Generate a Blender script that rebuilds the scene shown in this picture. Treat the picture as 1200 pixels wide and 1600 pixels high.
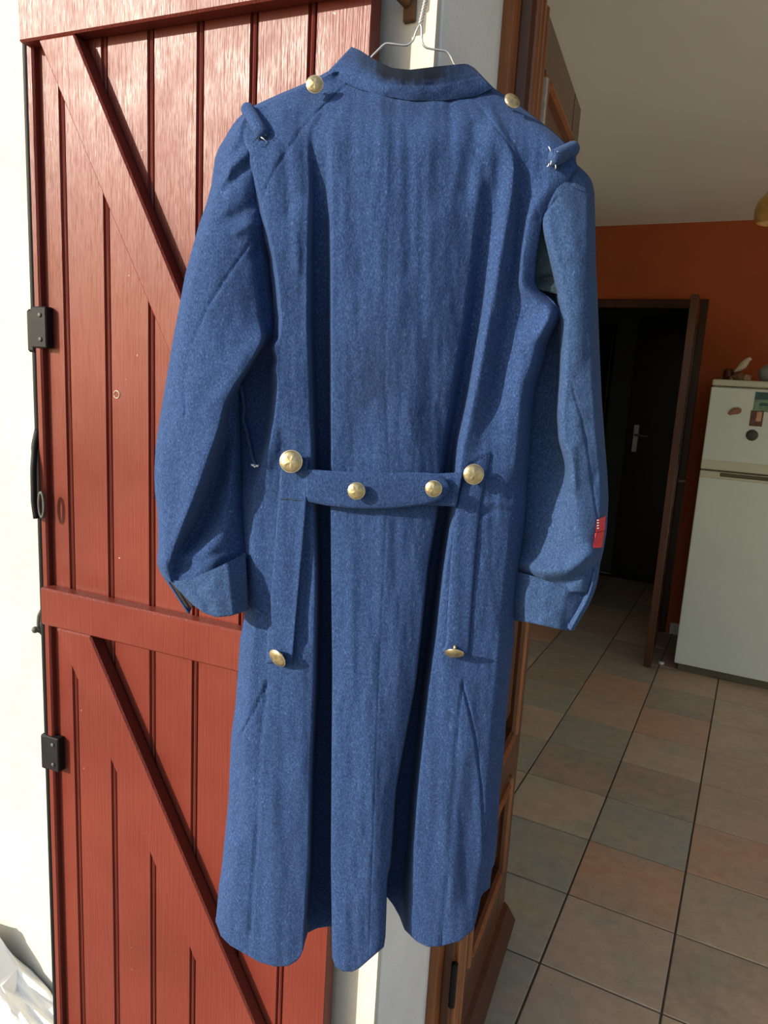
import bpy, bmesh, math, random
import numpy as np
from mathutils import Vector, Matrix

for o in list(bpy.data.objects):
    bpy.data.objects.remove(o)
random.seed(7)
rng = np.random.default_rng(11)
scene = bpy.context.scene
COL = scene.collection

# ------------------------------------------------------------------ camera
H = 1.55                                   # eye height above the kitchen floor
FPX, PITCH, ROLL, YAW = 1135.3, .18358, -.05653, -.46981
def cam_axes():
    f = np.array([math.sin(YAW)*math.cos(PITCH), math.cos(YAW)*math.cos(PITCH), -math.sin(PITCH)])
    r0 = np.array([math.cos(YAW), -math.sin(YAW), 0]); d0 = np.cross(f, r0)
    return (math.cos(ROLL)*r0+math.sin(ROLL)*d0, -math.sin(ROLL)*r0+math.cos(ROLL)*d0, f)
CR, CD, CF = cam_axes()
cam_d = bpy.data.cameras.new('camera'); cam = bpy.data.objects.new('camera', cam_d); COL.objects.link(cam)
cam_d.sensor_fit = 'HORIZONTAL'; cam_d.sensor_width = 36; cam_d.lens = 36*FPX/1200
cam_d.clip_start = .02; cam_d.clip_end = 200
m = Matrix.Identity(4)
for i in range(3):
    m[i][0] = CR[i]; m[i][1] = -CD[i]; m[i][2] = -CF[i]
m[2][3] = H
cam.matrix_world = m
scene.camera = cam

# ------------------------------------------------------------------ light
SUN = Vector((-.725, -1.0, .47)).normalized()      # towards the sun
sun_d = bpy.data.lights.new('sun', 'SUN'); sun = bpy.data.objects.new('sun', sun_d); COL.objects.link(sun)
sun_d.energy = 5.4; sun_d.angle = math.radians(.6); sun_d.color = (1, .91, .77)
sun.rotation_euler = (-SUN).to_track_quat('-Z', 'Y').to_euler()
sun.location = (-3, -6, 5)
world = bpy.data.worlds.new('world'); scene.world = world; world.use_nodes = True
wn = world.node_tree.nodes; wl = world.node_tree.links
sky = wn.new('ShaderNodeTexSky'); sky.sky_type = 'NISHITA'; sky.sun_disc = False
sky.sun_elevation = math.asin(SUN.z); sky.sun_rotation = math.atan2(SUN.x, SUN.y)
sky.air_density = 1.0; sky.dust_density = 2.0; sky.ozone_density = 1.0
wl.new(sky.outputs[0], wn['Background'].inputs[0]); wn['Background'].inputs[1].default_value = .17
vs = scene.view_settings
vs.view_transform = 'Standard'; vs.look = 'None'; vs.gamma = 1; vs.use_curve_mapping = False
vs.exposure = .45
try:
    scene.cycles.max_bounces = 16; scene.cycles.diffuse_bounces = 10; scene.cycles.glossy_bounces = 6
except Exception:
    pass

# ------------------------------------------------------------------ helpers
def rays(px, py):
    px = np.asarray(px, float); py = np.asarray(py, float)
    return ((px-600)[..., None]*CR + (py-800)[..., None]*CD + FPX*CF)
def at_y(px, py, Y):
    r = rays(px, py); return r/r[..., 1:2]*Y + np.array([0, 0, H])

ORG = {}
def tag(o, label=None, cat=None, group=None, kind=None):
    if label: o['label'] = label
    if cat: o['category'] = cat
    if group: o['group'] = group
    if kind: o['kind'] = kind
    return o
def empty(name, loc, label=None, cat=None, group=None, kind=None):
    o = bpy.data.objects.new(name, None); COL.objects.link(o); o.location = loc; o.empty_display_size = .05
    ORG[o.name] = np.array(loc, float)
    return tag(o, label, cat, group, kind)
def link(name, me, mat, parent=None, loc=None):
    o = bpy.data.objects.new(name, me); COL.objects.link(o)
    if mat is not None and not me.materials: me.materials.append(mat)
    base = ORG[parent.name] if parent else np.zeros(3)
    w = np.array(loc, float) if loc is not None else base
    o.location = w-base
    if parent: o.parent = parent
    ORG[o.name] = w
    return o
def mesh_of(name, verts, faces, smooth=True, origin=(0, 0, 0), recalc=True):
    v = np.asarray(verts, float)-np.asarray(origin, float)
    me = bpy.data.meshes.new(name); me.from_pydata(v.tolist(), [], [list(map(int, f)) for f in faces])
    if recalc:
        bm = bmesh.new(); bm.from_mesh(me); bmesh.ops.recalc_face_normals(bm, faces=bm.faces); bm.to_mesh(me); bm.free()
    if smooth: me.polygons.foreach_set('use_smooth', [True]*len(me.polygons))
    me.update(); return me
def part(name, verts, faces, mat, parent=None, smooth=True, recalc=True):
    org = ORG[parent.name] if parent else np.zeros(3)
    return link(name, mesh_of(name, verts, faces, smooth, org, recalc), mat, parent)
def boxes_mesh(name, boxes, bevel=0., origin=(0, 0, 0), frame=None, seg=1):
    """boxes = list of ((x0,y0,z0),(x1,y1,z1)) in a frame (origin, axes)"""
    bm = bmesh.new()
    fo, fu, fv, fw = frame if frame else (np.zeros(3), np.array([1., 0, 0]), np.array([0, 1., 0]), np.array([0, 0, 1.]))
    for a, b in boxes:
        t = bmesh.new(); bmesh.ops.create_cube(t, size=1)
        for v in t.verts:
            v.co = Vector([(a[i]+b[i])/2+v.co[i]*(b[i]-a[i]) for i in range(3)])
        if bevel: bmesh.ops.bevel(t, geom=list(t.edges), offset=bevel, segments=seg, affect='EDGES', profile=.5)
        tm = bpy.data.meshes.new('t'); t.to_mesh(tm); t.free(); bm.from_mesh(tm); bpy.data.meshes.remove(tm)
    for v in bm.verts:
        p = fo+v.co.x*fu+v.co.y*fv+v.co.z*fw-np.asarray(origin); v.co = Vector(p)
    bmesh.ops.recalc_face_normals(bm, faces=bm.faces)
    me = bpy.data.meshes.new(name); bm.to_mesh(me); bm.free(); return me
def boxp(name, a, b, mat, parent=None, bevel=0., frame=None, seg=1):
    org = ORG[parent.name] if parent else np.zeros(3)
    return link(name, boxes_mesh(name, [(a, b)], bevel, org, frame, seg), mat, parent)
def prism(name, poly, z0, z1, mat, parent, frame, axis='z', smooth=False):
    """extrude a closed polygon. axis z: poly in (u,v); axis v: poly in (u,w), extruded along v"""
    fo, fu, fv, fw = frame; n = len(poly); vs_ = []
    for z in (z0, z1):
        for a, b in poly:
            vs_.append(fo+a*fu+(b*fv+z*fw if axis == 'z' else z*fv+b*fw))
    fs = [[i, (i+1) % n, n+(i+1) % n, n+i] for i in range(n)]+[list(range(n)), list(range(n, 2*n))]
    return part(name, vs_, fs, mat, parent, smooth)
def tube(path, rad, seg=10, cap=True):
    P = np.asarray(path, float); n = len(P); rad = np.broadcast_to(np.asarray(rad, float), (n,))
    T = np.gradient(P, axis=0); T /= np.linalg.norm(T, axis=1)[:, None]+1e-12
    ref = np.array([0, 0, 1.]) if abs(T[0][2]) < .9 else np.array([1., 0, 0])
    vs_, fs = [], []
    for i in range(n):
        a = ref-T[i]*(ref@T[i]); a /= np.linalg.norm(a); ref = a; b = np.cross(T[i], a)
        for k in range(seg):
            t = 2*math.pi*k/seg; vs_.append(P[i]+rad[i]*(math.cos(t)*a+math.sin(t)*b))
    for i in range(n-1):
        for k in range(seg):
            k2 = (k+1) % seg; fs.append([i*seg+k, i*seg+k2, (i+1)*seg+k2, (i+1)*seg+k])
    if cap: fs += [list(range(seg)), list(range((n-1)*seg, n*seg))]
    return np.array(vs_), fs
def smooth_path(pts, n=40):
    P = np.asarray(pts, float); d = np.r_[0, np.cumsum(np.linalg.norm(np.diff(P, axis=0), axis=1))]
    t = np.linspace(0, d[-1], n*3); Q = np.stack([np.interp(t, d, P[:, k]) for k in range(P.shape[1])], 1)
    ker = np.hanning(2*max(2, n*3//(len(P)*3))+3)[1:-1]; ker /= ker.sum(); r = len(ker)//2
    Qp = np.r_[2*Q[:1]-Q[1:r+1][::-1], Q, 2*Q[-1:]-Q[-r-1:-1][::-1]]
    Q = np.stack([np.convolve(Qp[:, k], ker, 'valid') for k in range(P.shape[1])], 1)
    return Q[np.linspace(0, len(Q)-1, n).round().astype(int)]
def lathe(profile, seg=24):
    """profile [(r,z)...] -> verts, faces about z"""
    vs_, fs = [], []
    for r, z in profile:
        for k in range(seg):
            t = 2*math.pi*k/seg; vs_.append((r*math.cos(t), r*math.sin(t), z))
    n = len(profile)
    for i in range(n-1):
        for k in range(seg):
            k2 = (k+1) % seg; fs.append([i*seg+k, i*seg+k2, (i+1)*seg+k2, (i+1)*seg+k])
    fs += [list(range(seg))[::-1], list(range((n-1)*seg, n*seg))]
    return np.array(vs_, float), fs

# ------------------------------------------------------------------ materials
class N:
    def __init__(self, name):
        self.m = bpy.data.materials.new(name); self.m.use_nodes = True
        self.t = self.m.node_tree; self.b = self.t.nodes['Principled BSDF']
    def new(self, t, **k):
        n = self.t.nodes.new(t)
        for a, v in k.items(): setattr(n, a, v)
        return n
    def l(self, a, b): self.t.links.new(a, b)
    def coord(self, scale=(1, 1, 1), rot=(0, 0, 0), kind='Object'):
        c = self.new('ShaderNodeTexCoord'); mp = self.new('ShaderNodeMapping')
        mp.inputs['Scale'].default_value = scale; mp.inputs['Rotation'].default_value = rot
        self.l(c.outputs[kind], mp.inputs['Vector']); return mp.outputs[0]
    def noise(self, vec, scale=5, detail=3, rough=.5):
        n = self.new('ShaderNodeTexNoise'); n.inputs['Scale'].default_value = scale
        n.inputs['Detail'].default_value = detail; n.inputs['Roughness'].default_value = rough
        self.l(vec, n.inputs['Vector']); return n.outputs['Fac']
    def ramp(self, fac, stops):
        r = self.new('ShaderNodeValToRGB'); e = r.color_ramp.elements
        while len(e) < len(stops): e.new(.5)
        for el, (p, c) in zip(e, stops):
            el.position = p; el.color = (*c, 1) if len(c) == 3 else c
        self.l(fac, r.inputs[0]); return r.outputs[0]
    def mix(self, fac, a, b, mode='MIX'):
        n = self.new('ShaderNodeMix', data_type='RGBA', blend_type=mode)
        for i, v in ((0, fac), (6, a), (7, b)):
            s = n.inputs[i]
            if hasattr(v, 'is_linked') or hasattr(v, 'links'): self.l(v, s)
            elif isinstance(v, (int, float)): s.default_value = v
            else: s.default_value = (*v, 1)
        return n.outputs[2]
    def bump(self, h, strength=.3, dist=.002):
        b = self.new('ShaderNodeBump'); b.inputs['Strength'].default_value = strength; b.inputs['Distance'].default_value = dist
        self.l(h, b.inputs['Height'])
        if self.b.inputs['Normal'].links: self.l(self.b.inputs['Normal'].links[0].from_socket, b.inputs['Normal'])
        self.l(b.outputs[0], self.b.inputs['Normal'])
    def col(self, c):
        if isinstance(c, tuple): self.b.inputs['Base Color'].default_value = (*c, 1)
        else: self.l(c, self.b.inputs['Base Color'])
    def set(self, **k):
        for a, v in k.items(): self.b.inputs[a.replace('_', ' ')].default_value = v
        return self

def plain(name, c, rough=.5, var=.12, scale=8, metal=0., bump=0., bscale=60, spec=.5):
    n = N(name); v = n.coord(); f = n.noise(v, scale, 4)
    n.col(n.ramp(f, [(.3, tuple(x*(1-var) for x in c)), (.7, tuple(min(1, x*(1+var)) for x in c))]))
    n.set(Roughness=rough, Metallic=metal, Specular_IOR_Level=spec)
    if bump: n.bump(n.noise(v, bscale, 4), bump, .002)
    return n.m

def wool(name, dark, mid, light, fade=.25, stain=None):
    n = N(name); v = n.coord()
    f = n.noise(v, 420, 3, .7); g = n.noise(n.coord((900, 900, 260)), 1, 2, .6)
    fm = n.new('ShaderNodeMath', operation='ADD'); n.l(f, fm.inputs[0]); n.l(g, fm.inputs[1])
    fh = n.new('ShaderNodeMath', operation='MULTIPLY'); fh.inputs[1].default_value = .5; n.l(fm.outputs[0], fh.inputs[0])
    c = n.ramp(fh.outputs[0], [(.36, dark), (.5, mid), (.66, light)])
    big = n.ramp(n.noise(v, 7, 4, .6), [(.4, (0, 0, 0)), (.72, (1, 1, 1))])
    c2 = n.mix(.5, c, tuple(.65*x for x in (mid[0]*1.4, mid[1]*1.35, mid[2]*.95)))
    fz = n.new('ShaderNodeMath', operation='MULTIPLY'); fz.inputs[1].default_value = fade; n.l(big, fz.inputs[0])
    c = n.mix(fz.outputs[0], c, c2)
    spk = n.ramp(n.noise(n.coord((300, 300, 160)), 1, 1, .5), [(.70, (0, 0, 0)), (.78, (1, 1, 1))])
    sp2 = n.new('ShaderNodeMath', operation='MULTIPLY'); sp2.inputs[1].default_value = .35; n.l(spk, sp2.inputs[0])
    c = n.mix(sp2.outputs[0], c, tuple(min(1, x*1.6+.04) for x in light))
    at = n.new('ShaderNodeAttribute', attribute_name='stain')
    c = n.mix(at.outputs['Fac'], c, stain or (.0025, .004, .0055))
    n.col(c); n.set(Roughness=.95, Specular_IOR_Level=.15, Sheen_Weight=.04, Sheen_Roughness=.5)
    n.b.inputs['Sheen Tint'].default_value = (.5, .65, .9, 1)
    n.bump(f, .35, .0012); n.bump(n.noise(v, 90, 3), .25, .0015)
    return n.m

MAT = {}
MAT['wool'] = wool('blue_wool', (.009, .022, .072), (.019, .044, .125), (.042, .084, .200))
MAT['wool_faded'] = wool('faded_blue_wool', (.012, .028, .078), (.025, .054, .132), (.050, .094, .205), .35)
MAT['wool_green'] = wool('worn_underarm_wool', (.013, .025, .037), (.022, .04, .05), (.036, .06, .07), .2)
MAT['lining'] = plain('dark_lining', (.008, .003, .004), .9)
MAT['thread'] = plain('pale_thread', (.55, .6, .62), .9)
MAT['red_cloth'] = plain('red_braid', (.50, .035, .045), .9, .2, 300, bump=.4, bscale=900)

def paint_red():
    n = N('red_gloss_paint'); v = n.coord()
    grain = n.noise(n.coord((260, 260, 7)), 1, 3, .6); fine = n.noise(n.coord((700, 700, 22)), 1, 2, .6)
    big = n.noise(v, 3, 4)
    c = n.ramp(big, [(.3, (.105, .0185, .012)), (.7, (.142, .0275, .018))])
    chip = n.ramp(n.noise(v, 75, 2, .6), [(.775, (0, 0, 0)), (.79, (1, 1, 1))])
    c = n.mix(chip, c, (.55, .33, .28))
    n.col(c); n.set(Roughness=.38, Specular_IOR_Level=.24)
    n.l(n.ramp(n.noise(v, 12, 3), [(.3, (.30,)*3), (.7, (.44,)*3)]), n.b.inputs['Roughness'])
    n.bump(grain, .75, .0014); n.bump(fine, .45, .0007)
    return n.m
MAT['red'] = paint_red()
MAT['iron'] = plain('black_iron', (.006, .006, .007), .6, .3, 30, bump=.2, spec=.2)
MAT['greyiron'] = plain('weathered_iron', (.05, .055, .05), .6, .35, 40, bump=.3)
MAT['rust'] = plain('rusty_iron', (.11, .05, .02), .85, .55, 60, bump=.5)
MAT['steel'] = plain('galvanised_wire', (.62, .62, .6), .32, .1, 60, metal=.85)
MAT['brass'] = plain('aged_brass', (.40, .33, .185), .42, .3, 120, metal=.9, bump=.2, bscale=300)
MAT['brass_rim'] = plain('brass_rim', (.6, .52, .36), .3, .2, 150, metal=.9)

def plaster(name, c1, c2, pits=.4):
    n = N(name); v = n.coord()
    c = n.ramp(n.noise(v, 4, 5), [(.35, c1), (.65, c2)])
    sp = n.ramp(n.noise(v, 110, 2, .6), [(.25, (1, 1, 1)), (.33, (0, 0, 0))])
    mm = n.new('ShaderNodeMath', operation='MULTIPLY'); mm.inputs[1].default_value = pits; n.l(sp, mm.inputs[0])
    c = n.mix(mm.outputs[0], c, tuple(x*.45 for x in c1))
    n.col(c); n.set(Roughness=.95, Specular_IOR_Level=.1)
    n.bump(n.noise(v, 130, 3, .6), .5, .003); n.bump(n.noise(v, 22, 3), .3, .006)
    return n.m
MAT['facade'] = plaster('cream_roughcast', (.45, .43, .375), (.51, .49, .435))
MAT['reveal'] = plaster('brightened_reveal_render', (.60, .63, .64), (.68, .71, .72), .3)  # paler, cooler copy of the wall plaster; colour brightened to lift the shaded reveal
MAT['orange'] = plain('orange_wall_paint', (.42, .095, .026), .9, .08, 3, bump=.1, bscale=120)
MAT['white_wall'] = plain('white_wall_paint', (.80, .84, .84), .9, .04, 3)
MAT['ceiling'] = plain('ceiling_paint', (.74, .76, .71), .95, .03, 2)
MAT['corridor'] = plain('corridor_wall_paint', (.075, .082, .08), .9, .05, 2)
MAT['grout'] = plain('dark_grout', (.09, .075, .055), .95, .15, 40)
MAT['ground'] = plain('terrace_concrete', (.30, .28, .24), .95, .12, 12, bump=.4)

def wood(name, dark, light, rough=.3, scale=(40, 40, 3)):
    n = N(name); g = n.noise(n.coord(scale), 1, 5, .65); b = n.noise(n.coord(), 4, 3)
    c = n.ramp(g, [(.28, dark), (.72, light)]); n.col(n.mix(.3, c, n.ramp(b, [(.3, dark), (.7, light)])))
    n.set(Roughness=rough, Specular_IOR_Level=.35); n.bump(g, .15, .001); return n.m
MAT['wood'] = wood('varnished_oak', (.032, .0105, .0045), (.11, .038, .0145))
MAT['wood_dark'] = wood('dark_varnished_panel', (.022, .008, .0045), (.075, .028, .012))
MAT['wood_frame'] = wood('varnished_frame', (.11, .036, .012), (.32, .12, .044))
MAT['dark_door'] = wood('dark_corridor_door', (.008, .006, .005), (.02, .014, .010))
MAT['enamel'] = plain('fridge_enamel', (.60, .67, .60), .3, .03, 2)
MAT['fridge_trim'] = plain('yellowed_plastic', (.52, .53, .38), .4, .05, 6)
MAT['fridge_gap'] = plain('rubber_gasket', (.10, .09, .05), .7)

def tile_mat():
    n = N('stoneware_tile'); oi = n.new('ShaderNodeObjectInfo'); v0 = n.coord((1, 1, 1))
    ad = n.new('ShaderNodeVectorMath', operation='ADD'); n.l(v0, ad.inputs[0])
    sc = n.new('ShaderNodeVectorMath', operation='SCALE'); sc.inputs['Scale'].default_value = 7.3
    n.l(oi.outputs['Location'], sc.inputs[0]); n.l(sc.outputs[0], ad.inputs[1]); v = ad.outputs[0]
    a = n.noise(v, 6, 4, .6); b = n.noise(v, 22, 5, .65); s = n.noise(v, 130, 2)
    c = n.mix(n.ramp(a, [(.38, (0, 0, 0)), (.66, (.75,)*3)]), oi.outputs['Color'], (.50, .36, .24))
    a2 = n.noise(v, 4.1, 3); c = n.mix(n.ramp(a2, [(.5, (0, 0, 0)), (.75, (.6,)*3)]), c, (.30, .345, .28))
    c = n.mix(.35, c, n.ramp(b, [(.3, (.29, .24, .18)), (.7, (.62, .53, .40))]), 'MIX')
    c = n.mix(n.ramp(s, [(.28, (.5,)*3), (.36, (0, 0, 0))]), c, (.24, .14, .09))
    n.col(c); n.set(Roughness=.42, Specular_IOR_Level=.4); n.bump(b, .12, .002); return n.m
MAT['tile'] = tile_mat()
def poly_mat():
    n = N('white_plastic_film'); n.col((.82, .84, .82)); n.set(Roughness=.3, Subsurface_Weight=0.0)
    n.bump(n.noise(n.coord(), 60, 3), .2, .003); return n.m
MAT['bag'] = poly_mat()

# ------------------------------------------------------------------ setting
YF = .957; XR = -.45; YI = 1.31          # facade plane, door reveal, inner face of the front wall
YB = 4.95; ZC = 2.57; XL = -1.65; XRW = 2.6
def struct(name, boxes, mat, label, cat, bevel=0.):
    o = link(name, boxes_mesh(name, boxes, bevel), mat); return tag(o, label, cat, kind='structure')
struct('wall_front', [((-5, YF, -.2), (XR, YI, 4.2)), ((1.15, YF, -.2), (1.35, YI, 4.2)), ((1.35, YF, -.2), (2.5, YI, .35)), ((1.35, YF, 2.32), (2.5, YI, 4.2)), ((2.5, YF, -.2), (5, YI, 4.2)), ((XR, YF, 2.32), (1.15, YI, 4.2))],  # unseen window opening right of the door, added to let sun brighten the room
       MAT['facade'], 'cream roughcast house wall and door reveal behind the red shutter', 'wall')
rv = boxp('reveal_render', (XR, YF+.012, -.06), (XR+.004, 1.19, 2.32), MAT['reveal'], bpy.data.objects['wall_front'])
struct('ground', [((-9, -9, -.25), (9, YF, -.06))], MAT['ground'], 'pale terrace ground outside the kitchen door', 'ground')
struct('wall_back', [((XL-.1, YB, 0), (-1.07, YB+.1, ZC)), ((-.44, YB, 0), (XRW+.1, YB+.1, ZC)), ((-1.07, YB, 2.065), (-.44, YB+.1, ZC))],
       MAT['orange'], 'orange painted kitchen back wall with dark doorway', 'wall')
struct('wall_left', [((XL-.1, YI, 0), (XL, YB, ZC))], MAT['white_wall'], 'white kitchen side wall behind the open wooden door', 'wall')
struct('wall_right', [((XRW, YI, 0), (XRW+.2, YB, .8)), ((XRW, YI, 2.25), (XRW+.2, YB, ZC)), ((XRW, YI, .8), (XRW+.2, 1.75, 2.25)), ((XRW, 4.5, .8), (XRW+.2, YB, 2.25))],
       MAT['white_wall'], 'kitchen wall on the right with a wide window opening added out of view', 'wall')
struct('ceiling', [((XL-.1, YI, ZC), (XRW+.2, YB+.1, ZC+.1))], MAT['ceiling'], 'plain grey-beige kitchen ceiling', 'ceiling')
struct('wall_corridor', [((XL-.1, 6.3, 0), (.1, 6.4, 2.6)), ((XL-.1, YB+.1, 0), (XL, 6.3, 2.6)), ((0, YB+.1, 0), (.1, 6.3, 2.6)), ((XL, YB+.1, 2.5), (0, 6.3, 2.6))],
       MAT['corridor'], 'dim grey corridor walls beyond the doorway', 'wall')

# unseen window of the right wall, added to bring daylight into the kitchen
win = empty('added_window_1', (XRW+.1, 3.1, .8), 'wide white kitchen window added out of view on the right for daylight', 'window', kind='structure')
for nm, a, b in (('added_window_frame', (XRW+.06, 1.75, .8), (XRW+.14, 1.82, 2.25)), ('added_window_frame', (XRW+.06, 4.43, .8), (XRW+.14, 4.5, 2.25)),
                 ('added_window_frame', (XRW+.06, 3.09, .8), (XRW+.14, 3.16, 2.25)), ('added_window_frame', (XRW+.06, 1.75, .8), (XRW+.14, 4.5, .87)),
                 ('added_window_frame', (XRW+.06, 1.75, 2.18), (XRW+.14, 4.5, 2.25))):
    boxp(nm, a, b, MAT['white_wall'], win, .004)

# floor: grout bed and single tiles
HS = H; TS = .2035*HS; X0 = -.018*HS; Y0 = 1.3465*HS
floor = struct('floor', [((XL, YF+.05, -.12), (XRW, 6.3, -.004))], MAT['grout'], 'kitchen floor of square terracotta and grey stoneware tiles', 'floor')
tm = boxes_mesh('tile', [((-TS/2+.003, -TS/2+.003, -.009), (TS/2-.003, TS/2-.003, .0))], .0015); tm.materials.append(MAT['tile'])
OR, SA, GG, BR, TA, PK = (.64, .33, .18), (.62, .51, .34), (.31, .36, .30), (.34, .28, .21), (.58, .42, .27), (.57, .43, .32)
special = {(-1, -2): PK, (-1, -1): PK, (-1, 0): OR, (-1, 1): GG, (-1, 2): BR, (-1, 3): SA, (-1, 4): OR, (-1, 5): BR, (-1, 6): TA,
           (0, -2): TA, (0, -1): BR, (0, 0): (.5, .4, .27), (0, 1): OR, (0, 2): TA, (0, 3): PK, (0, 4): SA, (0, 5): SA, (0, 6): TA,
           (-2, -2): GG, (-2, -1): GG, (-2, 0): GG, (-2, 1): SA, (-2, 2): BR, (-2, 3): GG, (-2, 4): TA, (-2, 5): OR, (-2, 6): BR,
           (-3, 2): GG, (-3, 3): SA, (-3, 4): GG, (-3, 5): BR, (-3, 6): BR}
for i in range(-5, 8):
    for j in range(-3, 13):
        x, y = X0+(i+.5)*TS, Y0+(j+.5)*TS
        if y-TS/2 < YF+.05 or x-TS/2 < XL or x+TS/2 > XRW or y > 6.2 or (y > YB and x > 0): continue
        t = link('tile', tm, None, floor, (x, y, 0)); c = special.get((i, j)) or random.choice((SA, GG, BR, TA, PK, OR))
        t.color = (*c, 1)

# skirting along the orange wall
bb = empty('baseboard_back', (-.2, YB, 0), 'grey tile skirting along the orange wall', 'skirting', kind='structure')
for x in np.arange(-.36, 2.2, .315): boxp('skirting_tile', (x, YB-.012, .0), (x+.312, YB, .075), MAT['ceiling'], bb, .002)

# wooden frame in the reveal
WZ = np.array([0, 0, 1.])
fr = empty('trim_1', (XR, 1.2, 0), 'varnished brown door frame set in the plaster reveal', 'door frame', kind='structure')
boxp('jamb', (XR, 1.19, 0), (XR+.022, 1.225, 2.32), MAT['wood_frame'], fr, .002)
boxp('jamb_stop', (XR-.02, 1.225, 0), (XR+.006, 1.31, 2.32), MAT['wood_dark'], fr, .002)
boxp('head', (XR+.02, 1.19, 2.235), (1.15, 1.31, 2.32), MAT['wood_frame'], fr, .002)

# open wooden entrance door, hinged on the reveal
DO = np.array([-.405, 1.20, 0]); DE = np.array([-.474, 1.869, 0]); DU = (DE-DO)/np.linalg.norm(DE-DO); DN = np.array([DU[1], -DU[0], 0])
DF = (DO, DU, DN, WZ)
door = empty('door_1', tuple(DO+DU*.3), 'open brown varnished wooden door with moulded panels, behind the coat', 'door', kind='structure')
S0, S1 = .03, .615; ZB, ZT = .02, 2.185
def dbox(nm, s0, s1, z0, z1, d0=-.034, d1=0., mat='wood', bev=.004): return boxp(nm, (s0, d0, z0), (s1, d1, z1), MAT[mat], door, bev, DF)
dbox('stile', S0, S0+.105, ZB, ZT); dbox('stile', S1-.105, S1, ZB, ZT)
dbox('rail', S0+.105, S1-.105, ZB, .28); dbox('rail', S0+.105, S1-.105, .56, .67); dbox('rail', S0+.105, S1-.105, 2.09, ZT)
dbox('panel', S0+.10, S1-.10, .27, .57, -.03, -.018, 'wood_dark', .002); dbox('panel', S0+.10, S1-.10, .66, 2.10, -.03, -.018, 'wood_dark', .002)
dbox('raised_field', S0+.15, S1-.15, .345, .495, -.02, -.006, 'wood_dark', .010)
dbox('raised_field', S0+.15, S1-.15, .74, 1.98, -.02, -.006, 'wood_dark', .010)
def moulding(s0, s1, z0, z1, w=.034):
    for a, b, c, d in ((s0, s0+w, z0, z1), (s1-w, s1, z0, z1), (s0+w, s1-w, z0, z0+w), (s0+w, s1-w, z1-w, z1)):
        dbox('moulding', a, b, c, d, -.03, .006, 'wood', .008)
        dbox('moulding_bead', a+.009, b-.009, c+.009, d-.009, -.03, .012, 'wood_frame', .006)
moulding(S0+.10, S1-.10, .275, .565); moulding(S0+.10, S1-.10, .665, 2.095)
for a, w_ in ((S0+.012, .014), (S0+.040, .018), (S0+.072, .012)): dbox('stile_bead', a, a+w_, .06, ZT-.01, -.01, .009, 'wood_frame', .004)
boxp('pale_strip', (S0+.1005, 0, .69), (S0+.1055, .013, 2.075), plain('pale_beige', (.42, .36, .31), .6, .2, 80), door, .003, DF)  # thin pale strip along the near edge of the upper panel moulding
# arched head of the upper panel
arch = [(S0+.134, 2.062)]+[(S0+.134+(S1-S0-.268)*t, 2.062-.10+.075*math.sin(math.pi*t)) for t in np.linspace(0, 1, 17)]+[(S1-.134, 2.062)]
prism('arched_head', arch, -.03, -.002, MAT['wood'], door, DF, axis='v')
pr = [(0, 0), (.034, 0), (.036, .012), (.012, .05), (0, .06)]
wb = []
for s in (S0+.01, S1):
    for d, z in pr: wb.append(DO+s*DU+d*DN+(z+.05)*WZ)
part('weather_bar', wb, [[i, (i+1) % 5, 5+(i+1) % 5, 5+i] for i in range(5)]+[[0, 1, 2, 3, 4], [5, 6, 7, 8, 9]], MAT['wood_dark'], door, False)
dbox('kick_board', S0, S1, ZB, .05, -.034, .012, 'wood_dark', .003)
for z in (.35, 1.9):
    v, f = tube([DO+(S0-.008)*DU+.004*DN+(z+t)*WZ for t in np.linspace(-.05, .05, 6)], .007, 10); part('hinge', v, f, MAT['iron'], door)

# interior door in the back wall
fr2 = empty('trim_2', (-.75, YB, 0), 'dark brown casing round the corridor doorway', 'door frame', kind='structure')
boxp('casing', (-.44, YB-.02, 0), (-.385, YB+.10, 2.12), MAT['wood_dark'], fr2, .004)
boxp('casing', (-1.125, YB-.02, 0), (-1.07, YB+.10, 2.12), MAT['wood_dark'], fr2, .004)
boxp('casing', (-1.07, YB-.02, 2.065), (-.44, YB+.10, 2.12), MAT['wood_dark'], fr2, .004)
d2 = empty('door_2', (-.42, YB-.1, 0), 'brown inner door standing open edge-on beside the fridge', 'door', kind='structure')
O2 = np.array([-.425, YB-.03, 0]); U2 = np.array([-.378+.425, 4.20-(YB-.03), 0]); L2 = np.linalg.norm(U2); U2 = U2/L2; N2 = np.array([-U2[1], U2[0], 0]); F2 = (O2, U2, N2, WZ)
def d2box(nm, a, b, mat='wood', bev=.003): return boxp(nm, a, b, MAT[mat], d2, bev, F2)
for s0, s1, z0, z1 in ((0, .11, .01, 2.06), (L2-.11, L2, .01, 2.06), (.11, L2-.11, .01, .22), (.11, L2-.11, .9, 1.05), (.11, L2-.11, 1.93, 2.06)):
    d2box('stile' if z1-z0 > 1 else 'rail', (s0, -.04, z0), (s1, 0, z1))
for z0, z1 in ((.21, .91), (1.04, 1.94)): d2box('panel', (.10, -.028, z0), (L2-.10, -.012, z1), 'wood_dark')
hn = d2box('handle_plate', (L2-.085, 0, .93), (L2-.045, .006, 1.17), 'greyiron', .002)
v, f = tube([O2+U2*(L2-.065)+WZ*1.08+N2*t for t in (0, .04)]+[O2+U2*(L2-.075-t)+WZ*1.08+N2*.045 for t in (0, .05, .10)], .008, 8); part('lever', v, f, MAT['greyiron'], hn)

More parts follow.
